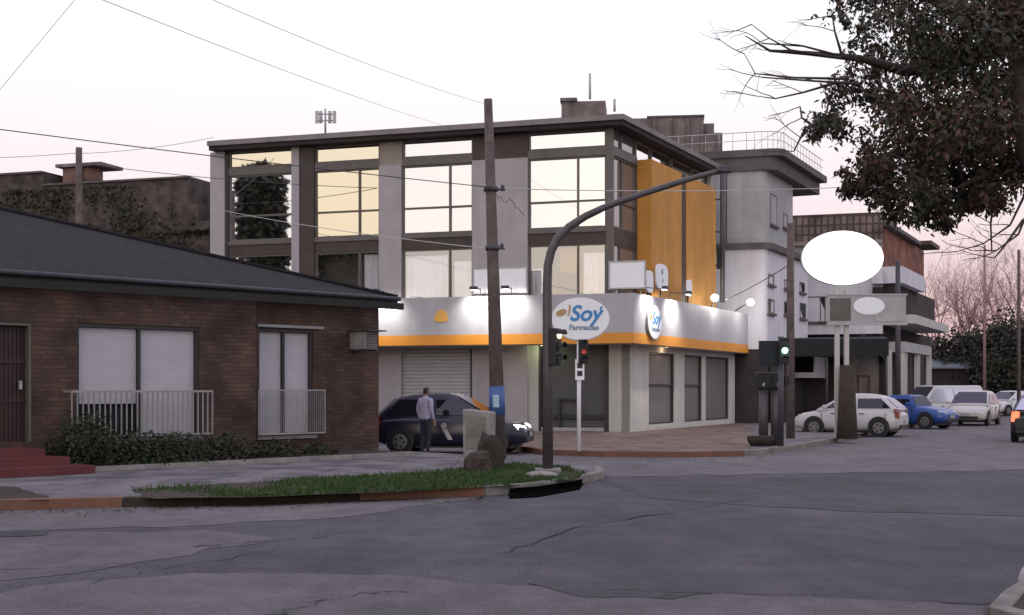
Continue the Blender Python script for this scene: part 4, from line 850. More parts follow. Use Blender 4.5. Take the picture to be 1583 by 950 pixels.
# ------------------------------------------------------------------ street furniture
def pole(name, px, yb, yt, Y, r0, r1, label, m='wood_pole', ptop=None, cat='pole', z0=K):
    b0 = P(px, yb, Y); b0.z = z0; tp = P(ptop if ptop else px, yt, Y); t = empty(name, b0, label, cat)
    b = MB(); b.tube([b0, b0.lerp(tp, .5) , tp], [r0, (r0 + r1) / 2, r1], 12); b.build('shaft', M[m], t); return t, b0, tp
wp, wb0, wtop = pole('utility_pole', 771, 718, 153, 27.2, .165, .088, 'tall leaning wooden pole on the grass corner with a blue poster', ptop=754.5)
d_ = (wtop - wb0)
def on(z): return wb0 + d_ * ((z - wb0.z) / d_.z)
for z, w in ((P(0, 292, 27.2).z, .25), (P(0, 383, 27.2).z, .2)):
    b = MB(); c = on(z); b.tube([c - Vector((.14, .1, 0)), c + Vector((w + .05, .1, 0))], .025, 6); b.tube([c + Vector((w, .1, -.02)), c + Vector((w, .1, .1))], .04, 8); b.tube([c - Vector((0, 0, .05)), c + Vector((0, 0, .05))], .15, 12)
    b.build('insulator_bracket', M['metal_dark'], wp)
b = MB(); c0, c1 = on(P(0, 641, 27.2).z), on(P(0, 597, 27.2).z); b.tube([c0, c1], .172, 14); po = b.build('poster', M['poster_blue'], wp)
b = MB(); c0, c1 = on(P(0, 629, 27.2).z), on(P(0, 610, 27.2).z)
b.grid([[c + Vector((.176 * math.sin(a), -.176 * math.cos(a), 0)) for a in (-.5, -.25, 0, .25)] for c in (c0, c1)]); b.build('poster_mark', M['poster_pale'], po)
b = MB(); c = on(P(0, 300, 27.2).z); rnd = random.Random(4); pts = [c + Vector((.1, -.1, 0))]
for i in range(14): pts.append(c + Vector((.12 + i * .045, -.12, -.03 * i + rnd.uniform(-.09, .09))))
b.tube(pts, .008, 4); b.build('loose_cable', M['wire'], wp)
pole('utility_pole', 1222, 685, 345, 37.8, .13, .10, 'dark wooden pole behind the green traffic light', 'wood_pole')
pole('utility_pole', 1388, 640, 404, 55, .13, .10, 'thin dark pole in front of the red brick wall', 'metal_dark')
pole('utility_pole', 122, 660, 228, 44.5, .13, .11, 'pole top poking above the slate roof in front of the pink tank house', 'wood_pole')
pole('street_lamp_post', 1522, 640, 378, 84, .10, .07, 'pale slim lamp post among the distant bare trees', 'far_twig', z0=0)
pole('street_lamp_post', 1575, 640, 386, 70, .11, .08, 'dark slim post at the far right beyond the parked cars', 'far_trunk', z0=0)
# traffic signal heads
def sig(root, c, rz, lens=((1, 'red'),), s=1.0, n=3, name='signal_head', hood=True):
    mt = Matrix.Rotation(rz, 4, 'Z'); b = MB(); w, h_, d = .17 * s, .30 * n * s, .1 * s
    tr = lambda q: Vector(c) + (mt @ Vector(q))
    def bx(mb, x0, x1, y0, y1, z0, z1): mb.hexa([tr(q) for q in ((x0, y0, z0), (x1, y0, z0), (x1, y1, z0), (x0, y1, z0), (x0, y0, z1), (x1, y0, z1), (x1, y1, z1), (x0, y1, z1))])
    bx(b, -w, w, -d, d, -h_ / 2, h_ / 2); o = b.build(name, M['black'], root, bevel=.02)
    for i in range(n):
        z = h_ / 2 - .15 * s - i * .3 * s; m_ = dict(lens).get(i, 'black'); l = MB(); l.tube([tr((0, -d - .001, z)), tr((0, -d - .02, z))], .105 * s, 16); l.build('lens', M[m_], o)
        v = MB(); v.grid([[tr((.12 * s * math.cos(a), y, z + .12 * s * math.sin(a))) for a in [math.pi * j / 8 for j in range(9)]] for y in (-d - .001, -d - .17 * s)]); v.build('visor', M['black'], o, recalc=False)
    return o
ta = empty('traffic_light', G(847, 731, K), 'curved dark traffic light pole whose long arm reaches over the crossing', 'traffic light')
Yp = G(847, 731, K).y; arm = [(847, 731), (846.5, 560), (846, 440), (847, 410), (852, 388), (862, 368), (880, 350), (905, 334), (940, 317.5), (1000, 297), (1060, 278), (1100, 267), (1122, 262.5)]
b = MB(); pts = [P(x, y, Yp) for x, y in arm]; b.tube(pts, [.095, .085, .08, .078, .076, .074, .07, .066, .06, .055, .05, .046, .044], 12); b.build('arm', M['metal_post'], ta)
b = MB(); q = P(1122, 262, Yp); b.box(q.x - .14, q.x + .1, q.y - .1, q.y + .1, q.z - .05, q.z + .06); b.build('end_fitting', M['metal_dark'], ta, bevel=.015)
q = P(858, 536, Yp); sig(ta, (q.x, q.y - .02, q.z), R(62), ((0, 'warm_glow'),), .72)
b = MB(); q = G(847, 731, K); b.prism([(q.x - .22, q.y - .2), (q.x + .22, q.y - .2), (q.x + .22, q.y + .2), (q.x - .22, q.y + .2)], K - .01, K + .08); b.build('base_plate', M['concrete_box'], ta)
# oval pharmacy sign on white post
sp_ = empty('pole_sign', G(895, 697, K), 'white oval sign with blue lettering on a thin white post before the dark entrance', 'sign')
Ys = G(895, 697, K).y; zero = Fr((-60, Ys), (1, 0)); su = zero.u(897); sz = H + 107.5 / F * Ys
soy_sign(zero, su, sz, .10, .675, .495, sp_)
b = MB(); c = G(895, 697, K); b.tube([c, Vector((c.x, c.y, sz))], .05, 10); b.build('post', M['white_sign'], sp_)
ps = empty('pedestrian_signal', (c.x + .12, c.y - .06, H + 60 / F * Ys - .5), 'small traffic signal with a red lens under the oval lettered sign', 'traffic light')
qz = H + 57 / F * Ys; sig(ps, (c.x + .09, c.y - .12, qz), R(10), ((1, 'red_glow'),), .62)
ib = empty('info_plate', (c.x, c.y - .06, H + 15 / F * Ys), 'narrow white plate with two dark squares on the thin white post', 'sign')
b = MB(); x0 = (889 - CX) / F * Ys; x1 = (903 - CX) / F * Ys; z0, z1 = H + 13 / F * Ys, H + 45 / F * Ys; b.box(x0, x1, c.y - .09, c.y - .06, z0, z1); b.build('panel', M['white_sign'], ib)
for y in (565, 577):
    b = MB(); zc = H - (y - HY) / F * Ys; b.box((892 - CX) / F * Ys, (900 - CX) / F * Ys, c.y - .098, c.y - .091, zc - .06, zc + .06); b.build('sign_mark', M['frame_dark'], ib)
# concrete cabinet, rubble
cab = empty('utility_cabinet', G(736, 716, K), 'leaning weathered concrete meter cabinet beside the wooden pole', 'cabinet'); Yc = G(736, 716, K).y
q0, q1, t0, t1 = P(716, 716, Yc), P(755, 716, Yc), P(715, 632, Yc), P(757, 637, Yc)
b = MB(); dv = Vector((.12, .42, 0)); b.hexa([q0, q1, q1 + dv, q0 + dv, t0, t1, t1 + dv, t0 + dv]); b.build('body', M['concrete_box'], cab, bevel=.02)
b = MB(); dv2 = Vector((0, -.02, 0)); b.hexa([q0.lerp(q1, .12) + dv2 + Vector((0, 0, .3)), q0.lerp(q1, .88) + dv2 + Vector((0, 0, .3)), q0.lerp(q1, .88) + Vector((0, .0, .3)), q0.lerp(q1, .12) + Vector((0, .0, .3)), t0.lerp(t1, .12) + dv2 - Vector((0, 0, .1)), t0.lerp(t1, .88) + dv2 - Vector((0, 0, .1)), t0.lerp(t1, .88) - Vector((0, 0, .1)), t0.lerp(t1, .12) - Vector((0, 0, .1))]); b.build('door', M['kerb_grey'], cab)
lump('rubble_stone', G(738, 729, K),   .28, .22, .26, M['bark'], 2, 'rough dark rubble lump at the foot of the concrete cabinet', 'stone')
lump('rubble_stone', G(757, 724, K), .26, .25, .5, M['soil'], 3, 'dark clod of earth piled against the wooden pole', 'stone')
lump('rubble_stone', G(836, 737, K), .3, .2, .07, M['concrete_box'], 6, 'flat pale stone on the grass by the curved traffic pole', 'stone')
# signal group on the building corner
Yg = G(1200, 690, K).y
gt_ = empty('traffic_light', G(1207, 690, K), 'traffic light showing green in front of the grey block', 'traffic light')
b = MB(); q = G(1207, 690, K); b.tube([q, Vector((q.x, q.y, P(0, 520, Yg).z))], .075, 10); b.build('post', M['metal_dark'], gt_)
q = P(1210, 542, Yg); sig(gt_, (q.x, q.y - .2, q.z), R(-4), ((1, 'green_glow'),), .72); light('lamp_light', 'POINT', (q.x, q.y - .5, q.z), 3, (.6, 1, .85), gt_, size=.05)
b = MB(); q = P(1190, 548, Yg); b.box(q.x - .28, q.x + .2, q.y - .05, q.y, q.z - .3, q.z + .35); b.build('back_board', M['awning'], gt_)
for px, lab in ((1180, 'squat dark signal post nearer the shop windows with a tiny white light'), (1199, 'squat dark signal post just left of the dark wooden pole with a tiny white light')):
    c = G(px, 688, K); t = empty('signal_post', c, lab, 'traffic light')
    b = MB(); b.tube([c, c + Vector((0, 0, 1.55))], [.125, .11], 10); b.build('post', M['metal_post'], t)
    b = MB(); b.box(c.x - .2, c.x + .2, c.y - .16, c.y + .14, 1.58, 2.02); hd = b.build('signal_head', M['black'], t, bevel=.04)
    b = MB(); b.tube([Vector((c.x, c.y - .161, 1.70)), Vector((c.x, c.y - .18, 1.70))], .05, 12); b.build('lens', M['lamp_glow'] if 0 else M['lamp_plain'], hd)
    for dx in (-.26, .26):
        b = MB(); b.box(c.x + dx - .06, c.x + dx + .06, c.y - .2, c.y - .05, 1.66, 1.9); b.build('side_visor', M['black'], hd)
pl_ = empty('planter', G(1176, 689, K), 'low dark round planter at the foot of the squat signal posts', 'planter'); b = MB(); c = G(1176, 689, K); b.tube([c, c + Vector((0, 0, .12)), c + Vector((0, 0, .24))], [.25, .34, .36], 16); b.build('bowl', M['soil'], pl_); b = MB(); b.tube([c + Vector((0, 0, .241)), c + Vector((0, 0, .27))], [.33, .26], 14); b.build('soil', M['black'], pl_)
# large blown-out oval sign on its post
Yo = G(1303, 677, K).y
os_ = empty('pole_sign', G(1303, 677, K), 'large brightly lit blank oval sign high on a cream post', 'sign'); zo = Fr((-60, Yo), (1, 0))
uo, zo_ = zo.u(1302.5), H + 201.5 / F * Yo
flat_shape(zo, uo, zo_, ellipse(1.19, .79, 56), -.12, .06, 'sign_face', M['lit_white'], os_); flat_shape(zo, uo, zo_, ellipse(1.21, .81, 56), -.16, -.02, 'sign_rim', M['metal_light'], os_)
b = MB(); c = G(1303, 677, K)
for dx in (-.16, .12): b.box(c.x + dx - .08, c.x + dx + .05, c.y - .06, c.y + .06, K, H + 155 / F * Yo)
b.build('post', M['stucco_pale'], os_)
b = MB(); x0, x1 = zo.u(1278), zo.u(1398); z0, z1 = H + 100 / F * Yo, H + 143 / F * Yo; zo.box(b, x0, x1, .10, .16, z0, z1); lp = b.build('lower_panel', M['tower'], os_)
b = MB(); zo.box(b, zo.u(1281), zo.u(1313), .161, .17, z0 + .08, z1 - .08); b.build('dark_field', M['frame_grey'], lp)
flat_shape(zo, zo.u(1341), H + 127 / F * Yo, ellipse(.46, .26, 30), .162, .175, 'pale_oval', M['white_sign'], lp)
b = MB(); zo.box(b, zo.u(1350), zo.u(1396), .163, .172, z0 + .06, z0 + .3); b.build('grey_field', M['metal_light'], lp)
b = MB(); zo.box(b, x0 - .04, x1 + .04, .08, .18, z1, z1 + .05); zo.box(b, x0 - .04, x1 + .04, .08, .18, z0 - .05, z0); b.build('frame', M['metal_light'], lp)
b = MB(); c2 = c + Vector((.05, -.3, 0)); b.tube([c2, c2 + Vector((0, 0, 1.0)), c2 + Vector((0, 0, 2.15))], [.32, .26, .22], 12); tag(b.build('tree_stump', M['bark']), 'thick cut tree trunk standing in front of the cream sign post', 'tree stump')
# ------------------------------------------------------------------ wires
def wire(a, b_, sag, r, label, m='wire'):
    a, b_ = Vector(a), Vector(b_); pts = []
    for i in range(25): s_ = i / 24; q = a.lerp(b_, s_); q.z -= sag * 4 * s_ * (1 - s_); pts.append(q)
    w = MB(); w.tube(pts, r, 5); tag(w.build('overhead_wire', M[m]), label, 'wire', 'overhead wires at the crossing')
arm1 = on(P(0, 291, 27.2).z) + Vector((0, -.15, 0)); 
wire(P(-260, 165, 22), arm1, .05, .010, 'overhead wire running level from the left edge to the wooden pole bracket')
wire(P(-100, 245, 44), P(122, 236, 44.5), .05, .012, 'short wire reaching the pole top in front of the pink tank house from the left', 'wire_faint')
wire(P(124, 252, 44.5), P(735, 292, 47.5), .25, .012, 'wire crossing the upper windows from the pink tank house to the wooden pole', 'wire')
wire(P(124, 237, 44.5), P(330, 212, 46.2), .1, .011, 'wire from the hidden pole top up to the roof corner of the glazed building', 'wire_faint')
wire(P(60, -40, 16), P(690, 195, 44.5), .1, .006, 'wire falling from the top of the sky to the middle of the long roof edge', 'wire_faint')
wire(P(240, -40, 14), wtop - Vector((0, 0, .12)), .1, .0042, 'wire falling from the top of the sky to the top of the wooden pole', 'wire_faint')
wire(P(-60, 210, 20), P(140, -30, 18),   .0, .004, 'thin steep wire crossing the upper left corner of the sky', 'wire_faint')
wire(P(768, 291, 27.4), P(1420, 283, 36), .12, .010, 'wire from the wooden pole passing the orange panels towards the big tree', 'wire_faint')
wire(P(764, 385, 27.4), P(330, 322, 45.5), .1, .010, 'lower wire from the wooden pole across the office windows', 'wire_faint')
wire(P(1120, 464, 50.5), P(1222, 408, 37.8), .05, .014, 'slack wire from the round canopy lamps to the dark wooden pole', 'wire')
# ------------------------------------------------------------------ cars
def car(label, pm, L_=3.9, W_=1.66, Hh=1.46, kind='hatch', head='lamp_plain', tail='tail_plain', group='cars around the crossing', reflection_mark=False):
    t = empty('parked_car', (0, 0, 0), label, 'car', group); w = W_ / 2; f, r_ = L_ / 2, -L_ / 2
    belt = .92
    if kind == 'hatch': tp = [(r_ + .06, belt), (r_ + .48, Hh - .15), (r_ + .95, Hh - .03), (-.2, Hh), (.16, Hh - .07), (f - .82, belt - .01)]; hood = .80
    elif kind == 'van': tp = [(r_ + .05, belt + .02), (r_ + .16, Hh - .06), (r_ + .6, Hh), (.4, Hh), (.75, Hh - .05), (f - .72, belt + .03)]; hood = .9
    else: tp = [(r_ + .75, belt), (r_ + 1.3, Hh - .06), (r_ + 1.7, Hh), (.2, Hh), (.5, Hh - .05), (f - 1.15, belt - .01)]; hood = .80
    # lower body
    b = MB(); b.smooth = False
    deck = .90 if kind != 'sedan' else .93
    stn = [(r_, .42, .70, w * .80), (r_ + .06, .30, deck - .1, w * .92), (r_ + .25, .24, deck, w * .985), (r_ + .8, .22, belt, w), (0, .21, belt - .01, w), (f - 1.1, .22, belt - .03, w), (f - .7, .23, hood + .04, w * .985), (f - .3, .25, hood - .04, w * .94), (f - .06, .28, hood - .16, w * .84), (f, .36, .56, w * .72)]
    rows = []
    for x, zb, zt_, ww in stn:
        hgt = zt_ - zb; half = [(ww * .86, zb), (ww * .98, zb + hgt * .16), (ww, zb + hgt * .45), (ww * .985, zb + hgt * .74), (ww * .93, zb + hgt * .93), (ww * .80, zt_), (ww * .4, zt_ + .012)]
        rows.append([Vector((x, y, z)) for y, z in half] + [Vector((x, -y, z)) for y, z in half[::-1]])
    b.smooth = True; b.grid(rows, True, True); b.smooth = False
    body = b.build('body', pm, t)
    md = body.modifiers.new('edge', 'EDGE_SPLIT'); md.split_angle = R(50)
    # cabin
    c = MB(); c.smooth = True; wb_, wr = w * .93, w * .74; rows = []
    def smooth(cp):
        out = [cp[0]]
        for i in range(1, len(cp) - 2):
            p0, p1, p2, p3 = cp[i - 1], cp[i], cp[i + 1], cp[i + 2]
            for j in range(5):
                t_ = j / 5; out.append(tuple(.5 * (2 * p1[a] + (p2[a] - p0[a]) * t_ + (2 * p0[a] - 5 * p1[a] + 4 * p2[a] - p3[a]) * t_ ** 2 + (3 * p1[a] - p0[a] - 3 * p2[a] + p3[a]) * t_ ** 3) for a in (0, 1)))
        return out + [cp[-2], cp[-1]]
    for x, z in smooth(tp):
        s_ = (z - belt + .02) / (Hh - belt + .02); s_ = max(0, min(1, s_)); hw_ = wb_ + (wr - wb_) * s_
        rows.append([Vector((x, hw_ + .0, belt - .05)) if 0 else Vector((x, wb_, belt - .06)), Vector((x, hw_, max(belt - .04, z - .07))), Vector((x, hw_ - .05, max(belt - .02, z - .01))), Vector((x, hw_ * .5, z + .012)), Vector((x, -hw_ * .5, z + .012)), Vector((x, -hw_ + .05, max(belt - .02, z - .01))), Vector((x, -hw_, max(belt - .04, z - .07))), Vector((x, -wb_, belt - .06))])
    c.grid(rows, True, True); cab_ = c.build('roof', pm, t); md = cab_.modifiers.new('edge', 'EDGE_SPLIT'); md.split_angle = R(40)
    def side(z): s_ = (z - belt + .02) / (Hh - belt + .02); return wb_ + (wr - wb_) * s_ + .012
    ztop = Hh - .155; zbt = belt + .03
    def xr(z):   # rear and front pillar lines at height z
        a, b_ = tp[0], tp[1]; k_ = (z - a[1]) / (b_[1] - a[1]); return a[0] + (b_[0] - a[0]) * k_
    def xf(z): a, b_ = tp[-1], tp[-2]; k_ = (z - a[1]) / (b_[1] - a[1]); return a[0] + (b_[0] - a[0]) * k_
    mid = (tp[0][0] + tp[-1][0]) / 2 + .02
    for sg in (1, -1):
        for (a0, a1, b0_, b1) in ((xr(zbt) + .2, xr(ztop) + .16, mid - .04, mid - .04), (mid + .04, mid + .04, xf(zbt) - .22, xf(ztop) - .13)):
            q = MB(); q.face([(a0, sg * side(zbt), zbt), (b0_, sg * side(zbt), zbt), (b1, sg * side(ztop), ztop), (a1, sg * side(ztop), ztop)]); q.build('side_window', M['car_glass'], t, recalc=False)
        m_ = MB(); x_ = xf(zbt) - .25; m_.box(x_ - .06, x_ + .08, min(sg * (w + .005), sg * (w + .16)), max(sg * (w + .005), sg * (w + .16)), belt + .0, belt + .13); m_.build('side_mirror', pm, t, bevel=.03)
        for x_ in (mid - .18, mid + .75):
            h_ = MB(); y_ = sg * w * .99; h_.box(x_ - .08, x_ + .08, y_ - .012, y_ + .012, .755, .785); h_.build('door_handle', M['metal_dark'], t)
        s2 = MB()
        for x_ in (mid, xf(zbt) - .1, mid - .95):
            s2.box(x_ - .006, x_ + .006, min(sg * w * .985, sg * (w * .985 + .022)), max(sg * w * .985, sg * (w * .985 + .022)), .34, .82)
        s2.build('door_seam', M['black'], t)
    def pan(p0, p1, name, sh_, yb, yt):
        n = Vector((p1[1] - p0[1], 0, p0[0] - p1[0])).normalized(); n = n if n.x * sh_ > 0 else -n
        a, b_ = Vector((p0[0], 0, p0[1])) + n * .02, Vector((p1[0], 0, p1[1])) + n * .02; a = a.lerp(b_, .1); q = MB(); 
        q.face([a + Vector((0, -yb, 0)), a + Vector((0, yb, 0)), b_ + Vector((0, yt, 0)), b_ + Vector((0, -yt, 0))]); q.build(name, M['car_glass'], t, recalc=False)
    pan(tp[-1], tp[-2], 'windscreen', 1, wb_ * .93, wr * .92); pan(tp[0], tp[1], 'rear_window', -1, wb_ * .86, wr * .88)
    for sg in (1, -1):
        for x_ in (f - .74, r_ + .68):
            wa = MB(); wa.tube([Vector((x_, sg * (w - .06), .33)), Vector((x_, sg * (w + .004), .33))], .35, 24); wa.build('wheel_arch', M['black'], t)
            ty = MB(); ty.tube([Vector((x_, sg * (w - .15), .30)), Vector((x_, sg * (w - .01), .30)), Vector((x_, sg * (w + .012), .30))], [.30, .30, .27], 24); wh = ty.build('wheel', M['tyre'], t)
            ri = MB(); ri.tube([Vector((x_, sg * (w + .012), .30)), Vector((x_, sg * (w + .022), .30))], [.19, .17], 20); rim = ri.build('rim', M['rim'], wh)
            hb = MB()
            for k_ in range(5):
                a = k_ * 2 * math.pi / 5; hb.tube([Vector((x_ + .11 * math.cos(a), sg * (w + .021), .30 + .11 * math.sin(a))), Vector((x_ + .11 * math.cos(a), sg * (w + .026), .30 + .11 * math.sin(a)))], .035, 8)
            hb.build('rim_hole', M['black'], wh)
        h_ = MB(); y0 = w * .44; y1 = w * .86
        h_.hexa([(f - .02, sg * y0, .56), (f - .16, sg * y1, .57), (f - .3, sg * y1, .57), (f - .2, sg * y0, .56), (f - .06, sg * y0, .69), (f - .20, sg * y1, .73), (f - .34, sg * y1, .73), (f - .24, sg * y0, .69)]); h_.build('headlight', M[head], t)
        l = MB(); l.hexa([(r_ - .0, sg * w * .66, .62), (r_ + .02, sg * w * .93, .62), (r_ + .16, sg * w * .95, .62), (r_ + .1, sg * w * .66, .62), (r_ + .05, sg * w * .66, .92), (r_ + .07, sg * w * .92, .92), (r_ + .2, sg * w * .93, .92), (r_ + .16, sg * w * .66, .92)]); l.build('tail_light', M[tail], t)
    b = MB(); b.box(f - .1, f + .015, -w * .62, w * .62, .30, .42); b.build('grille', M['black'], t, bevel=.01)
    b = MB(); b.box(r_ - .02, r_ + .1, -w * .78, w * .78, .28, .40); b.build('rear_bumper', M['black'], t, bevel=.01)
    for x_ in (f + .022, r_ - .006):
        b = MB(); b.box(x_ - .008, x_ + .004, -.2, .2, .44, .55); b.build('number_plate', M['plate'], t)
    b = MB(); b.box(-L_ / 2 + .3, L_ / 2 - .3, -w * .8, w * .8, .16, .30); b.build('underbody', M['black'], t)
    if reflection_mark:  # pale flat shape stands in for a reflection on the door
        b = MB(); y_ = -w - .012; b.face([(-.14, y_, .62), (-.02, y_, .62), (.12, y_, .36), (-.0, y_, .36)]); b.tube([Vector((-.1, y_ - .002, .70)), Vector((-.1, y_ + .01, .70))], .075, 12); b.build('painted_door_reflection', M['metal_light'], t, recalc=False)
    return t
def put(c, px, Y, deg, z=0): place(c, ((px - CX) / F * Y, Y, z), R(deg))
c = car('dark navy hatchback with glowing headlights beside the brick house', M['p_navy'], 3.75, 1.66, 1.48, head='head_glow', reflection_mark=True); c.name = 'moving_car'; put(c, 704, 32.0, -10)
c = car('white hatchback seen from the side behind the tree stump', M['p_white'], 3.55, 1.62, 1.42, group='cars along the far street'); put(c, 1315, 43.6, 152, 0)
c = car('bright blue car between the side-on white hatchback and the white van', M['p_blue'], 3.8, 1.62, 1.33, 'sedan', group='cars along the far street'); put(c, 1402, 52.0, -44)
c = car('white hatchback facing us right of the bright blue car', M['p_cream'], 3.9, 1.72, 1.5, group='cars along the far street'); put(c, 1505, 56.5, 240)
c = car('long white van with dark side windows behind the blue car', M['p_white'], 4.5, 1.75, 1.72, 'van', group='cars along the far street'); put(c, 1450, 62.0, 202)
c = car('pale car parked furthest along the street near the right edge', M['p_silver'], 4.1, 1.7, 1.45, group='cars along the far street'); put(c, 1560, 76, 215)
c = car('dark car half hidden at the far right end of the street', M['p_navy'], 4.1, 1.7, 1.5, group='cars along the far street'); put(c, 1590, 86, 240)
c = car('dark car with a glowing red tail light cut by the right edge', M['p_black'], 4.0, 1.7, 1.45, tail='tail_glow', group='cars along the far street'); c.name = 'moving_car'; put(c, 1622, 39.4, 60)
# ------------------------------------------------------------------ person beside the dark car
def person(loc, rz, label):
    t = empty('person', loc, label, 'person')
    J = {'pel': (0, 0, .90), 'wai': (0, .01, 1.06), 'che': (0, 0, 1.25), 'nek': (0, .0, 1.41), 'he0': (0, -.015, 1.47), 'he1': (0, -.03, 1.56), 'he2': (0, -.02, 1.63)}
    E = [('pel', 'wai'), ('wai', 'che'), ('che', 'nek'), ('nek', 'he0'), ('he0', 'he1'), ('he1', 'he2')]; RD = {'pel': .145, 'wai': .125, 'che': .15, 'nek': .055, 'he0': .07, 'he1': .088, 'he2': .065}
    for s_, n in ((1, 'l'), (-1, 'r')):
        q = {'sh': (s_ * .19, 0, 1.34), 'el': (s_ * .245, .03, 1.09), 'wr': (s_ * .24, -.05, .86), 'ha': (s_ * .235, -.07, .79), 'hi': (s_ * .09, 0, .86), 'kn': (s_ * .10, -.02, .48), 'an': (s_ * .10, .03, .09), 'to': (s_ * .11, -.11, .04)}
        r_ = {'sh': .068, 'el': .045, 'wr': .032, 'ha': .03, 'hi': .095, 'kn': .062, 'an': .042, 'to': .035}
        for k_ in q: J[k_ + n] = q[k_]; RD[k_ + n] = r_[k_]
        E += [('che', 'sh' + n), ('sh' + n, 'el' + n), ('el' + n, 'wr' + n), ('wr' + n, 'ha' + n), ('pel', 'hi' + n), ('hi' + n, 'kn' + n), ('kn' + n, 'an' + n), ('an' + n, 'to' + n)]
        for i, (dx, dy, ln) in enumerate(((.022, -.0, .075), (.008, -.012, .085), (-.006, -.016, .08), (-.018, -.016, .062), (.03, -.03, .05))):
            J[f'f{i}{n}'] = (s_ * (.235 + dx * .3), -.07 + (i - 2) * -.016, .79 - ln); RD[f'f{i}{n}'] = .009; E.append(('ha' + n, f'f{i}{n}'))
    ks = list(J); me = bpy.data.meshes.new('person_body'); me.from_pydata([J[k_] for k_ in ks], [(ks.index(a), ks.index(b)) for a, b in E], [])
    o = bpy.data.objects.new('body', me); COL.objects.link(o)
    bpy.context.view_layer.objects.active = o
    sk = o.modifiers.new('skin', 'SKIN'); ly = me.skin_vertices[0] if len(me.skin_vertices) else None
    if ly is None:
        bm = bmesh.new(); bm.from_mesh(me); bm.verts.layers.skin.verify(); bm.to_mesh(me); bm.free(); ly = me.skin_vertices[0]
    for i, k_ in enumerate(ks): ly.data[i].radius = (RD[k_], RD[k_] * (.75 if k_ in ('che', 'wai', 'pel') else 1)); ly.data[i].use_root = (k_ == 'pel')
    sb = o.modifiers.new('sub', 'SUBSURF'); sb.levels = 2; sb.render_levels = 2
    bpy.context.view_layer.update(); dg = bpy.context.evaluated_depsgraph_get(); m2 = bpy.data.meshes.new_from_object(o.evaluated_get(dg)); bpy.data.objects.remove(o)
    m2.materials.clear()
    for x in ('skin', 'shirt', 'trousers', 'hair', 'black'): m2.materials.append(M[x])
    for p in m2.polygons:
        c_ = p.center; p.use_smooth = True
        if c_.z > 1.57 or (c_.z > 1.47 and c_.y > .0): p.material_index = 3
        elif c_.z > 1.415: p.material_index = 0
        elif abs(c_.x) > .19 and c_.z < .89: p.material_index = 0
        elif c_.z > .88: p.material_index = 1
        elif c_.z > .09: p.material_index = 2
        else: p.material_index = 4
    o = bpy.data.objects.new('body', m2); COL.objects.link(o); o.parent = t
    hr = MB(); hr.smooth = True; rows = []
    for i in range(7):
        a = math.pi * .56 * i / 6; rows.append([Vector((.098 * math.sin(a) * math.cos(p), -.012 + .108 * math.sin(a) * math.sin(p) + .014, 1.57 + .105 * math.cos(a))) for p in [2 * math.pi * j / 16 for j in range(16)]])
    BASE[o.name] = Vector((0, 0, 0)); hr.build('hair', M['hair'], o, recalc=False)
    fc = MB()
    for s_ in (1, -1): fc.tube([Vector((s_ * .03, -.118, 1.545)), Vector((s_ * .03, -.112, 1.545))], .009, 8)
    fc.build('eyes', M['black'], o)
    ns = MB(); ns.tube([Vector((0, -.105, 1.55)), Vector((0, -.135, 1.515)), Vector((0, -.112, 1.505))], [.008, .014, .01], 6); ns.build('nose', M['skin'], o)
    ea = MB()
    for s_ in (1, -1): ea.tube([Vector((s_ * .082, -.02, 1.56)), Vector((s_ * .092, -.015, 1.535)), Vector((s_ * .083, -.02, 1.51))], .014, 6)
    ea.build('ears', M['skin'], o)
    t.rotation_euler = (0, 0, rz); return t
pq = P(658, 600, 30.35); person((pq.x, pq.y, 0.0), R(135), 'person in a pale shirt standing beside the dark navy car')
# ------------------------------------------------------------------ trees
def twig(mb, a, d, ln, r, depth, rnd, curl=.3, up=.0, n=5, fork=(2, 3), shrink=.68, spread=.55):
    pts = [a]; rr = [r]; d = d.normalized(); p = a
    for i in range(n):
        d = (d + Vector((rnd.gauss(0, curl), rnd.gauss(0, curl), rnd.gauss(0, curl) + up)) * .35).normalized(); p = p + d * ln / n; pts.append(p); rr.append(r * (1 - .45 * (i + 1) / n))
    mb.tube(pts, rr, 4 if depth < 2 else 6, False)
    if depth > 0:
        for k_ in range(rnd.randint(*fork)):
            j = rnd.randint(max(1, n // 2), n); dd = (d + Vector((rnd.gauss(0, spread), rnd.gauss(0, spread), rnd.gauss(0, spread) + up))).normalized()
            twig(mb, pts[j], dd, ln * shrink * rnd.uniform(.7, 1.15), rr[j] * .68, depth - 1, rnd, curl, up, n, fork, shrink, spread)
bt = empty('leafy_tree', (6.3, 11.2, .1), 'large dark leafy tree overhanging the right of the street', 'tree')
tr = MB(); Yt = 11.2
def TP(px, py, Y=Yt): return P(px, py, Y)
tr.tube([Vector((6.4, 11.4, .05)), Vector((6.15, 11.4, 1.5)), TP(1790, 380, 11.3), TP(1700, 300), TP(1640, 180), TP(1590, 60), TP(1560, -80)], [.34, .27, .24, .21, .18, .15, .12], 14)
tr.tube([TP(1790, 380, 11.3), TP(1700, 270, 10.9), TP(1583, 243, 10.7), TP(1530, 268, 10.6), TP(1480, 290, 10.5)], [.16, .10, .045, .032, .015], 8)
tr.tube([TP(1640, 180), TP(1540, 200, 11), TP(1470, 220, 10.8), TP(1440, 275, 10.6), TP(1400, 180, 10.5), TP(1370, 120, 10.4)], [.13, .08, .05, .036, .03, .012], 8)
tr.tube([TP(1590, 60), TP(1480, 90, 11), TP(1400, 110, 10.9), TP(1330, 90, 10.8), TP(1250, 82, 10.7), TP(1190, 78, 10.6), TP(1152, 55, 10.5)], [.11, .07, .05, .03, .02, .012, .004], 8)
tr.tube([TP(1600, 80), TP(1500, 20, 11.5), TP(1400, -20, 11.6), TP(1320, -60, 11.7)], [.12, .08, .05, .02], 8)
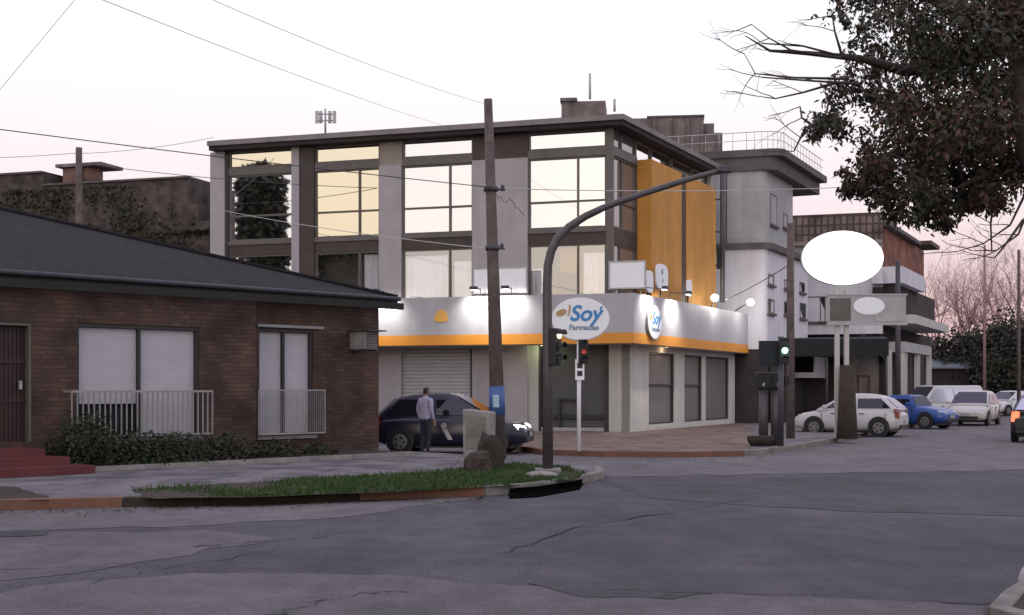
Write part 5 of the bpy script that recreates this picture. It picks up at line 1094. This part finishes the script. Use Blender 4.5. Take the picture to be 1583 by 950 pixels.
tr.tube([TP(1700, 300, 10.6), TP(1625, 330, 10.3), TP(1590, 230, 10.2), TP(1574, 110, 10.2), TP(1566, -60, 10.3)], [.13, .11, .085, .075, .06], 10)
trunk = tr.build('trunk', M['bark'], bt)
tw_ = MB(); rnd = random.Random(12)
for path in ([(1300, 88), (1225, 80), (1190, 60), (1160, 36)], [(1330, 92), (1240, 70), (1180, 68)], [(1310, 120), (1230, 120), (1170, 112), (1150, 85)], [(1330, 130), (1260, 122), (1180, 118)], [(1290, 128), (1240, 140), (1200, 155), (1170, 148)], [(1300, 80), (1290, 50), (1285, 25)], [(1583, 300), (1560, 345), (1520, 375), (1478, 390)], [(1590, 320), (1575, 360), (1540, 385), (1500, 388)], [(1540, 300), (1530, 345), (1532, 390)], [(1583, 340), (1550, 380), (1535, 400)], [(1250, 200), (1240, 215), (1225, 232)], [(1250, 190), (1240, 180), (1238, 165)]):
    Y = rnd.uniform(10.2, 10.9); pts = [TP(x + rnd.uniform(-3, 3), y + rnd.uniform(-3, 3), Y) for x, y in path]; tw_.tube(pts, [.013, .009, .006, .003][:len(pts)], 5)
    for p_ in pts[1:]: twig(tw_, p_, Vector((-1, rnd.uniform(-.5, .5), rnd.uniform(-.6, .6))), .28, .0045, 1, rnd)
tw_.build('twigs', M['twig'], bt)
cr = MB(); rnd = random.Random(21)
CL = [(1325, 20, 40, 150), (1290, 5, 26, 60), (1345, 60, 34, 130), (1400, 40, 60, 620), (1480, 60, 75, 1100), (1555, 50, 75, 1100), (1620, 60, 80, 700), (1345, 105, 34, 260), (1400, 125, 55, 620), (1300, 135, 34, 150), (1275, 185, 26, 130), (1262, 205, 13, 50), (1300, 195, 28, 150), (1345, 175, 44, 420), (1450, 170, 75, 1250), (1540, 170, 75, 1250), (1620, 180, 80, 700), (1345, 240, 38, 380), (1380, 255, 48, 620), (1330, 285, 24, 200), (1450, 265, 62, 1000), (1520, 250, 60, 900), (1400, 300, 34, 380), (1365, 300, 26, 240), (1450, 315, 34, 380), (1455, 345, 11, 60), (1500, 300, 36, 380), (1545, 300, 30, 260), (1470, -40, 90, 500), (1560, -40, 90, 500), (1390, -30, 60, 300)]
for x, y, r_, n in CL:
    Yc = rnd.uniform(10.2, 12.2); c = TP(x, y, Yc); rad = r_ / F * Yc
    red = .55 if NZ.noise(Vector((x * .012, y * .012, 0))) > .02 else .15
    subs = [Vector((rnd.gauss(0, .5), rnd.gauss(0, .8), rnd.gauss(0, .5))) for _ in range(9)]
    for i in range(int(n * (2.6 if x > 1400 else 1.9))):
        s_ = rnd.choice(subs) + Vector((rnd.gauss(0, .26), rnd.gauss(0, .3), rnd.gauss(0, .26)))
        if s_.length > 1.5: s_ *= 1.2 / s_.length
        q = c + Vector((s_.x * rad, s_.y * rad * 1.6, s_.z * rad)); u_ = rnd.random()
        leaf(cr, q, rnd.uniform(.035, .085), rnd, 1 if u_ < red else (2 if u_ < red + .18 else 0), .9, .42)
cr.build('crown', [M['leaf'], M['leaf_red'], M['leaf_mid']], bt, recalc=False)
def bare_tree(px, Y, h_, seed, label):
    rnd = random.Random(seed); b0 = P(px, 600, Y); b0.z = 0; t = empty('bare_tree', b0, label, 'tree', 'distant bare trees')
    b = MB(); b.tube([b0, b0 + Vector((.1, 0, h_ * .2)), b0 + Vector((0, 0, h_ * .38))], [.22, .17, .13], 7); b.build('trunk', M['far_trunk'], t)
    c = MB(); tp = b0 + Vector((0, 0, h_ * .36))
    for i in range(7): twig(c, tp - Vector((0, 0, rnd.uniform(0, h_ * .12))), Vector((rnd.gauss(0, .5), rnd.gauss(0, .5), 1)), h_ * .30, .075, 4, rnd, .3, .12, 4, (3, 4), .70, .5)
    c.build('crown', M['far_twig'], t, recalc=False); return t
labs = ['bare pinkish tree standing just past the brick side wall', 'bare pinkish tree just left of the pale lamp post', 'bare pinkish tree behind the pale lamp post', 'bare pinkish tree left of the dark slim post at the right edge', 'bare pinkish tree at the very right edge behind the dark post', 'bare tree rising above the low shed roof']
for i, (px, Y, h_) in enumerate(((1446, 104, 13), (1492, 112, 14.5), (1532, 108, 14.5), (1560, 118, 16), (1590, 100, 14), (1470, 128, 15))): bare_tree(px, Y, h_, 30 + i, labs[i])
def evergreen(px, Y, rx, h_, n, seed, label, mix=.3, s=.5):
    rnd = random.Random(seed); b0 = P(px, 600, Y); b0.z = 0; t = empty('evergreen_tree', b0, label, 'tree', 'dark trees at the end of the street')
    b = MB(); b.tube([b0, b0 + Vector((0, 0, h_ * .7))], [.2, .06], 7); b.build('trunk', M['far_trunk'], t); c = MB()
    subs = [Vector((rnd.gauss(0, .42) * rx, rnd.gauss(0, .42) * rx, h_ * rnd.uniform(.15, .95))) for _ in range(26)]
    for i in range(n):
        q = rnd.choice(subs) + Vector((rnd.gauss(0, .2) * rx, rnd.gauss(0, .2) * rx, rnd.gauss(0, .09) * h_)); q.z = max(.15, q.z); leaf(c, b0 + q, s * rnd.uniform(.5, 1.1), rnd, 1 if rnd.random() < mix else 0, .2, .6)
    c.build('crown', [M['far_leaf'], M['far_leaf2']], t, recalc=False)
for i, (px, Y, rx, h_, lb_) in enumerate(((1450, 96, 2.2, 5.2, 'dark bushy tree behind the low shed roof'), (1490, 94, 2.4, 5.6, 'dark bushy tree behind the white car that faces us'), (1525, 92, 2.2, 5.4, 'dark bushy tree at the foot of the pale lamp post'), (1560, 90, 2.6, 5.8, 'broad dark tree between the pale lamp post and the dark slim post'), (1600, 88, 2.6, 6.2, 'dark bushy tree beyond the dark slim post at the right edge'))):
    evergreen(px, Y, rx, h_, 5200, 60 + i, lb_, .3, .36)

# two dense trees in the garden to the left, which the tall windows mirror
def mirrored(px, dist):
    o = L.pt(L.u(px), 0, 0).xy; v = Vector(((px - CX) / F, 1)); v = v - 2 * v.dot(L.n) * L.n; v.normalize(); return o + v * dist, o.y / 1.0 + dist
def dense_tree(px, yt, wpx, dist, seed, label):
    q, tot = mirrored(px, dist); h_ = H + (HY - yt) / F * tot; rx = wpx / 2 / F * tot; rnd = random.Random(seed); b0 = Vector((q.x, q.y, 0)); t = empty('evergreen_tree', b0, label, 'tree')
    b = MB(); b.tube([b0, b0 + Vector((0, 0, h_ * .8))], [.3, .08], 8); b.build('trunk', M['bark'], t); c = MB()
    for i in range(15000):
        z = rnd.uniform(.12, 1); prof = min(1, (1 - z) * 26) ** .5 * (.85 + .2 * NZ.noise(Vector((z * 9, seed, 0)))); a = rnd.uniform(0, 6.28); rr = rx * prof * math.sqrt(rnd.random())
        leaf(c, b0 + Vector((rr * math.cos(a), rr * math.sin(a), z * h_)), rnd.uniform(.25, .5), rnd, 0 if rnd.random() < .7 else 1, .3, .7)
    c.build('crown', [M['leaf'], M['leaf_mid']], t, recalc=False)
dense_tree(402, 268, 86, 30, 3, 'tall dark tree mirrored in the upper window nearest the slate roof')
dense_tree(527, 384, 74, 30, 8, 'shorter dark rounded tree mirrored in a lower office window')

# fallen leaves and grit along the kerbs
b = MB(); rnd = random.Random(77)
lines = [([g(-100, 791), g(190, 787), g(400, 780), g(640, 772), g(750, 768)], 420, .35), ([g(1500, 975), g(1540, 935), g(1583, 906)], 260, .5), ([g(850, 706), g(1000, 709), g(1150, 709), g(1215, 701), g(1291, 687)], 200, .3)]
for pts, n_, sp2 in lines:
    for i in range(n_):
        k_ = rnd.randrange(len(pts) - 1); q = Vector(pts[k_]).lerp(Vector(pts[k_ + 1]), rnd.random()); c = Vector((q.x + rnd.gauss(0, .05), q.y - abs(rnd.gauss(0, sp2)) - .06, .016)); a = rnd.uniform(0, 6.28); s_ = rnd.uniform(.02, .055)
        d = Vector((math.cos(a), math.sin(a), rnd.uniform(0, .3))) * s_; w = Vector((-math.sin(a), math.cos(a), 0)) * s_ * .4
        b.face([c - d, c + w + Vector((0, 0, .004)), c + d, c - w], 0 if rnd.random() < .6 else 1)
for i in range(500):
    q = GR[rnd.randrange(len(GR))]; q2 = GR[rnd.randrange(len(GR))]; p = Vector(q).lerp(Vector(q2), rnd.random()); c = Vector((p.x, p.y, K + .05)); a = rnd.uniform(0, 6.28); s_ = rnd.uniform(.02, .05)
    d = Vector((math.cos(a), math.sin(a), rnd.uniform(-.3, .3))) * s_; w = Vector((-math.sin(a), math.cos(a), .2)) * s_ * .4; b.face([c - d, c + w, c + d, c - w], 0 if rnd.random() < .5 else 1)
tag(b.build('leaf_litter', [M['leaf_red'], M['leafdark2']], recalc=False), 'scattered dry leaves along the kerbs and on the grass verge', 'fallen leaves', kind='stuff')
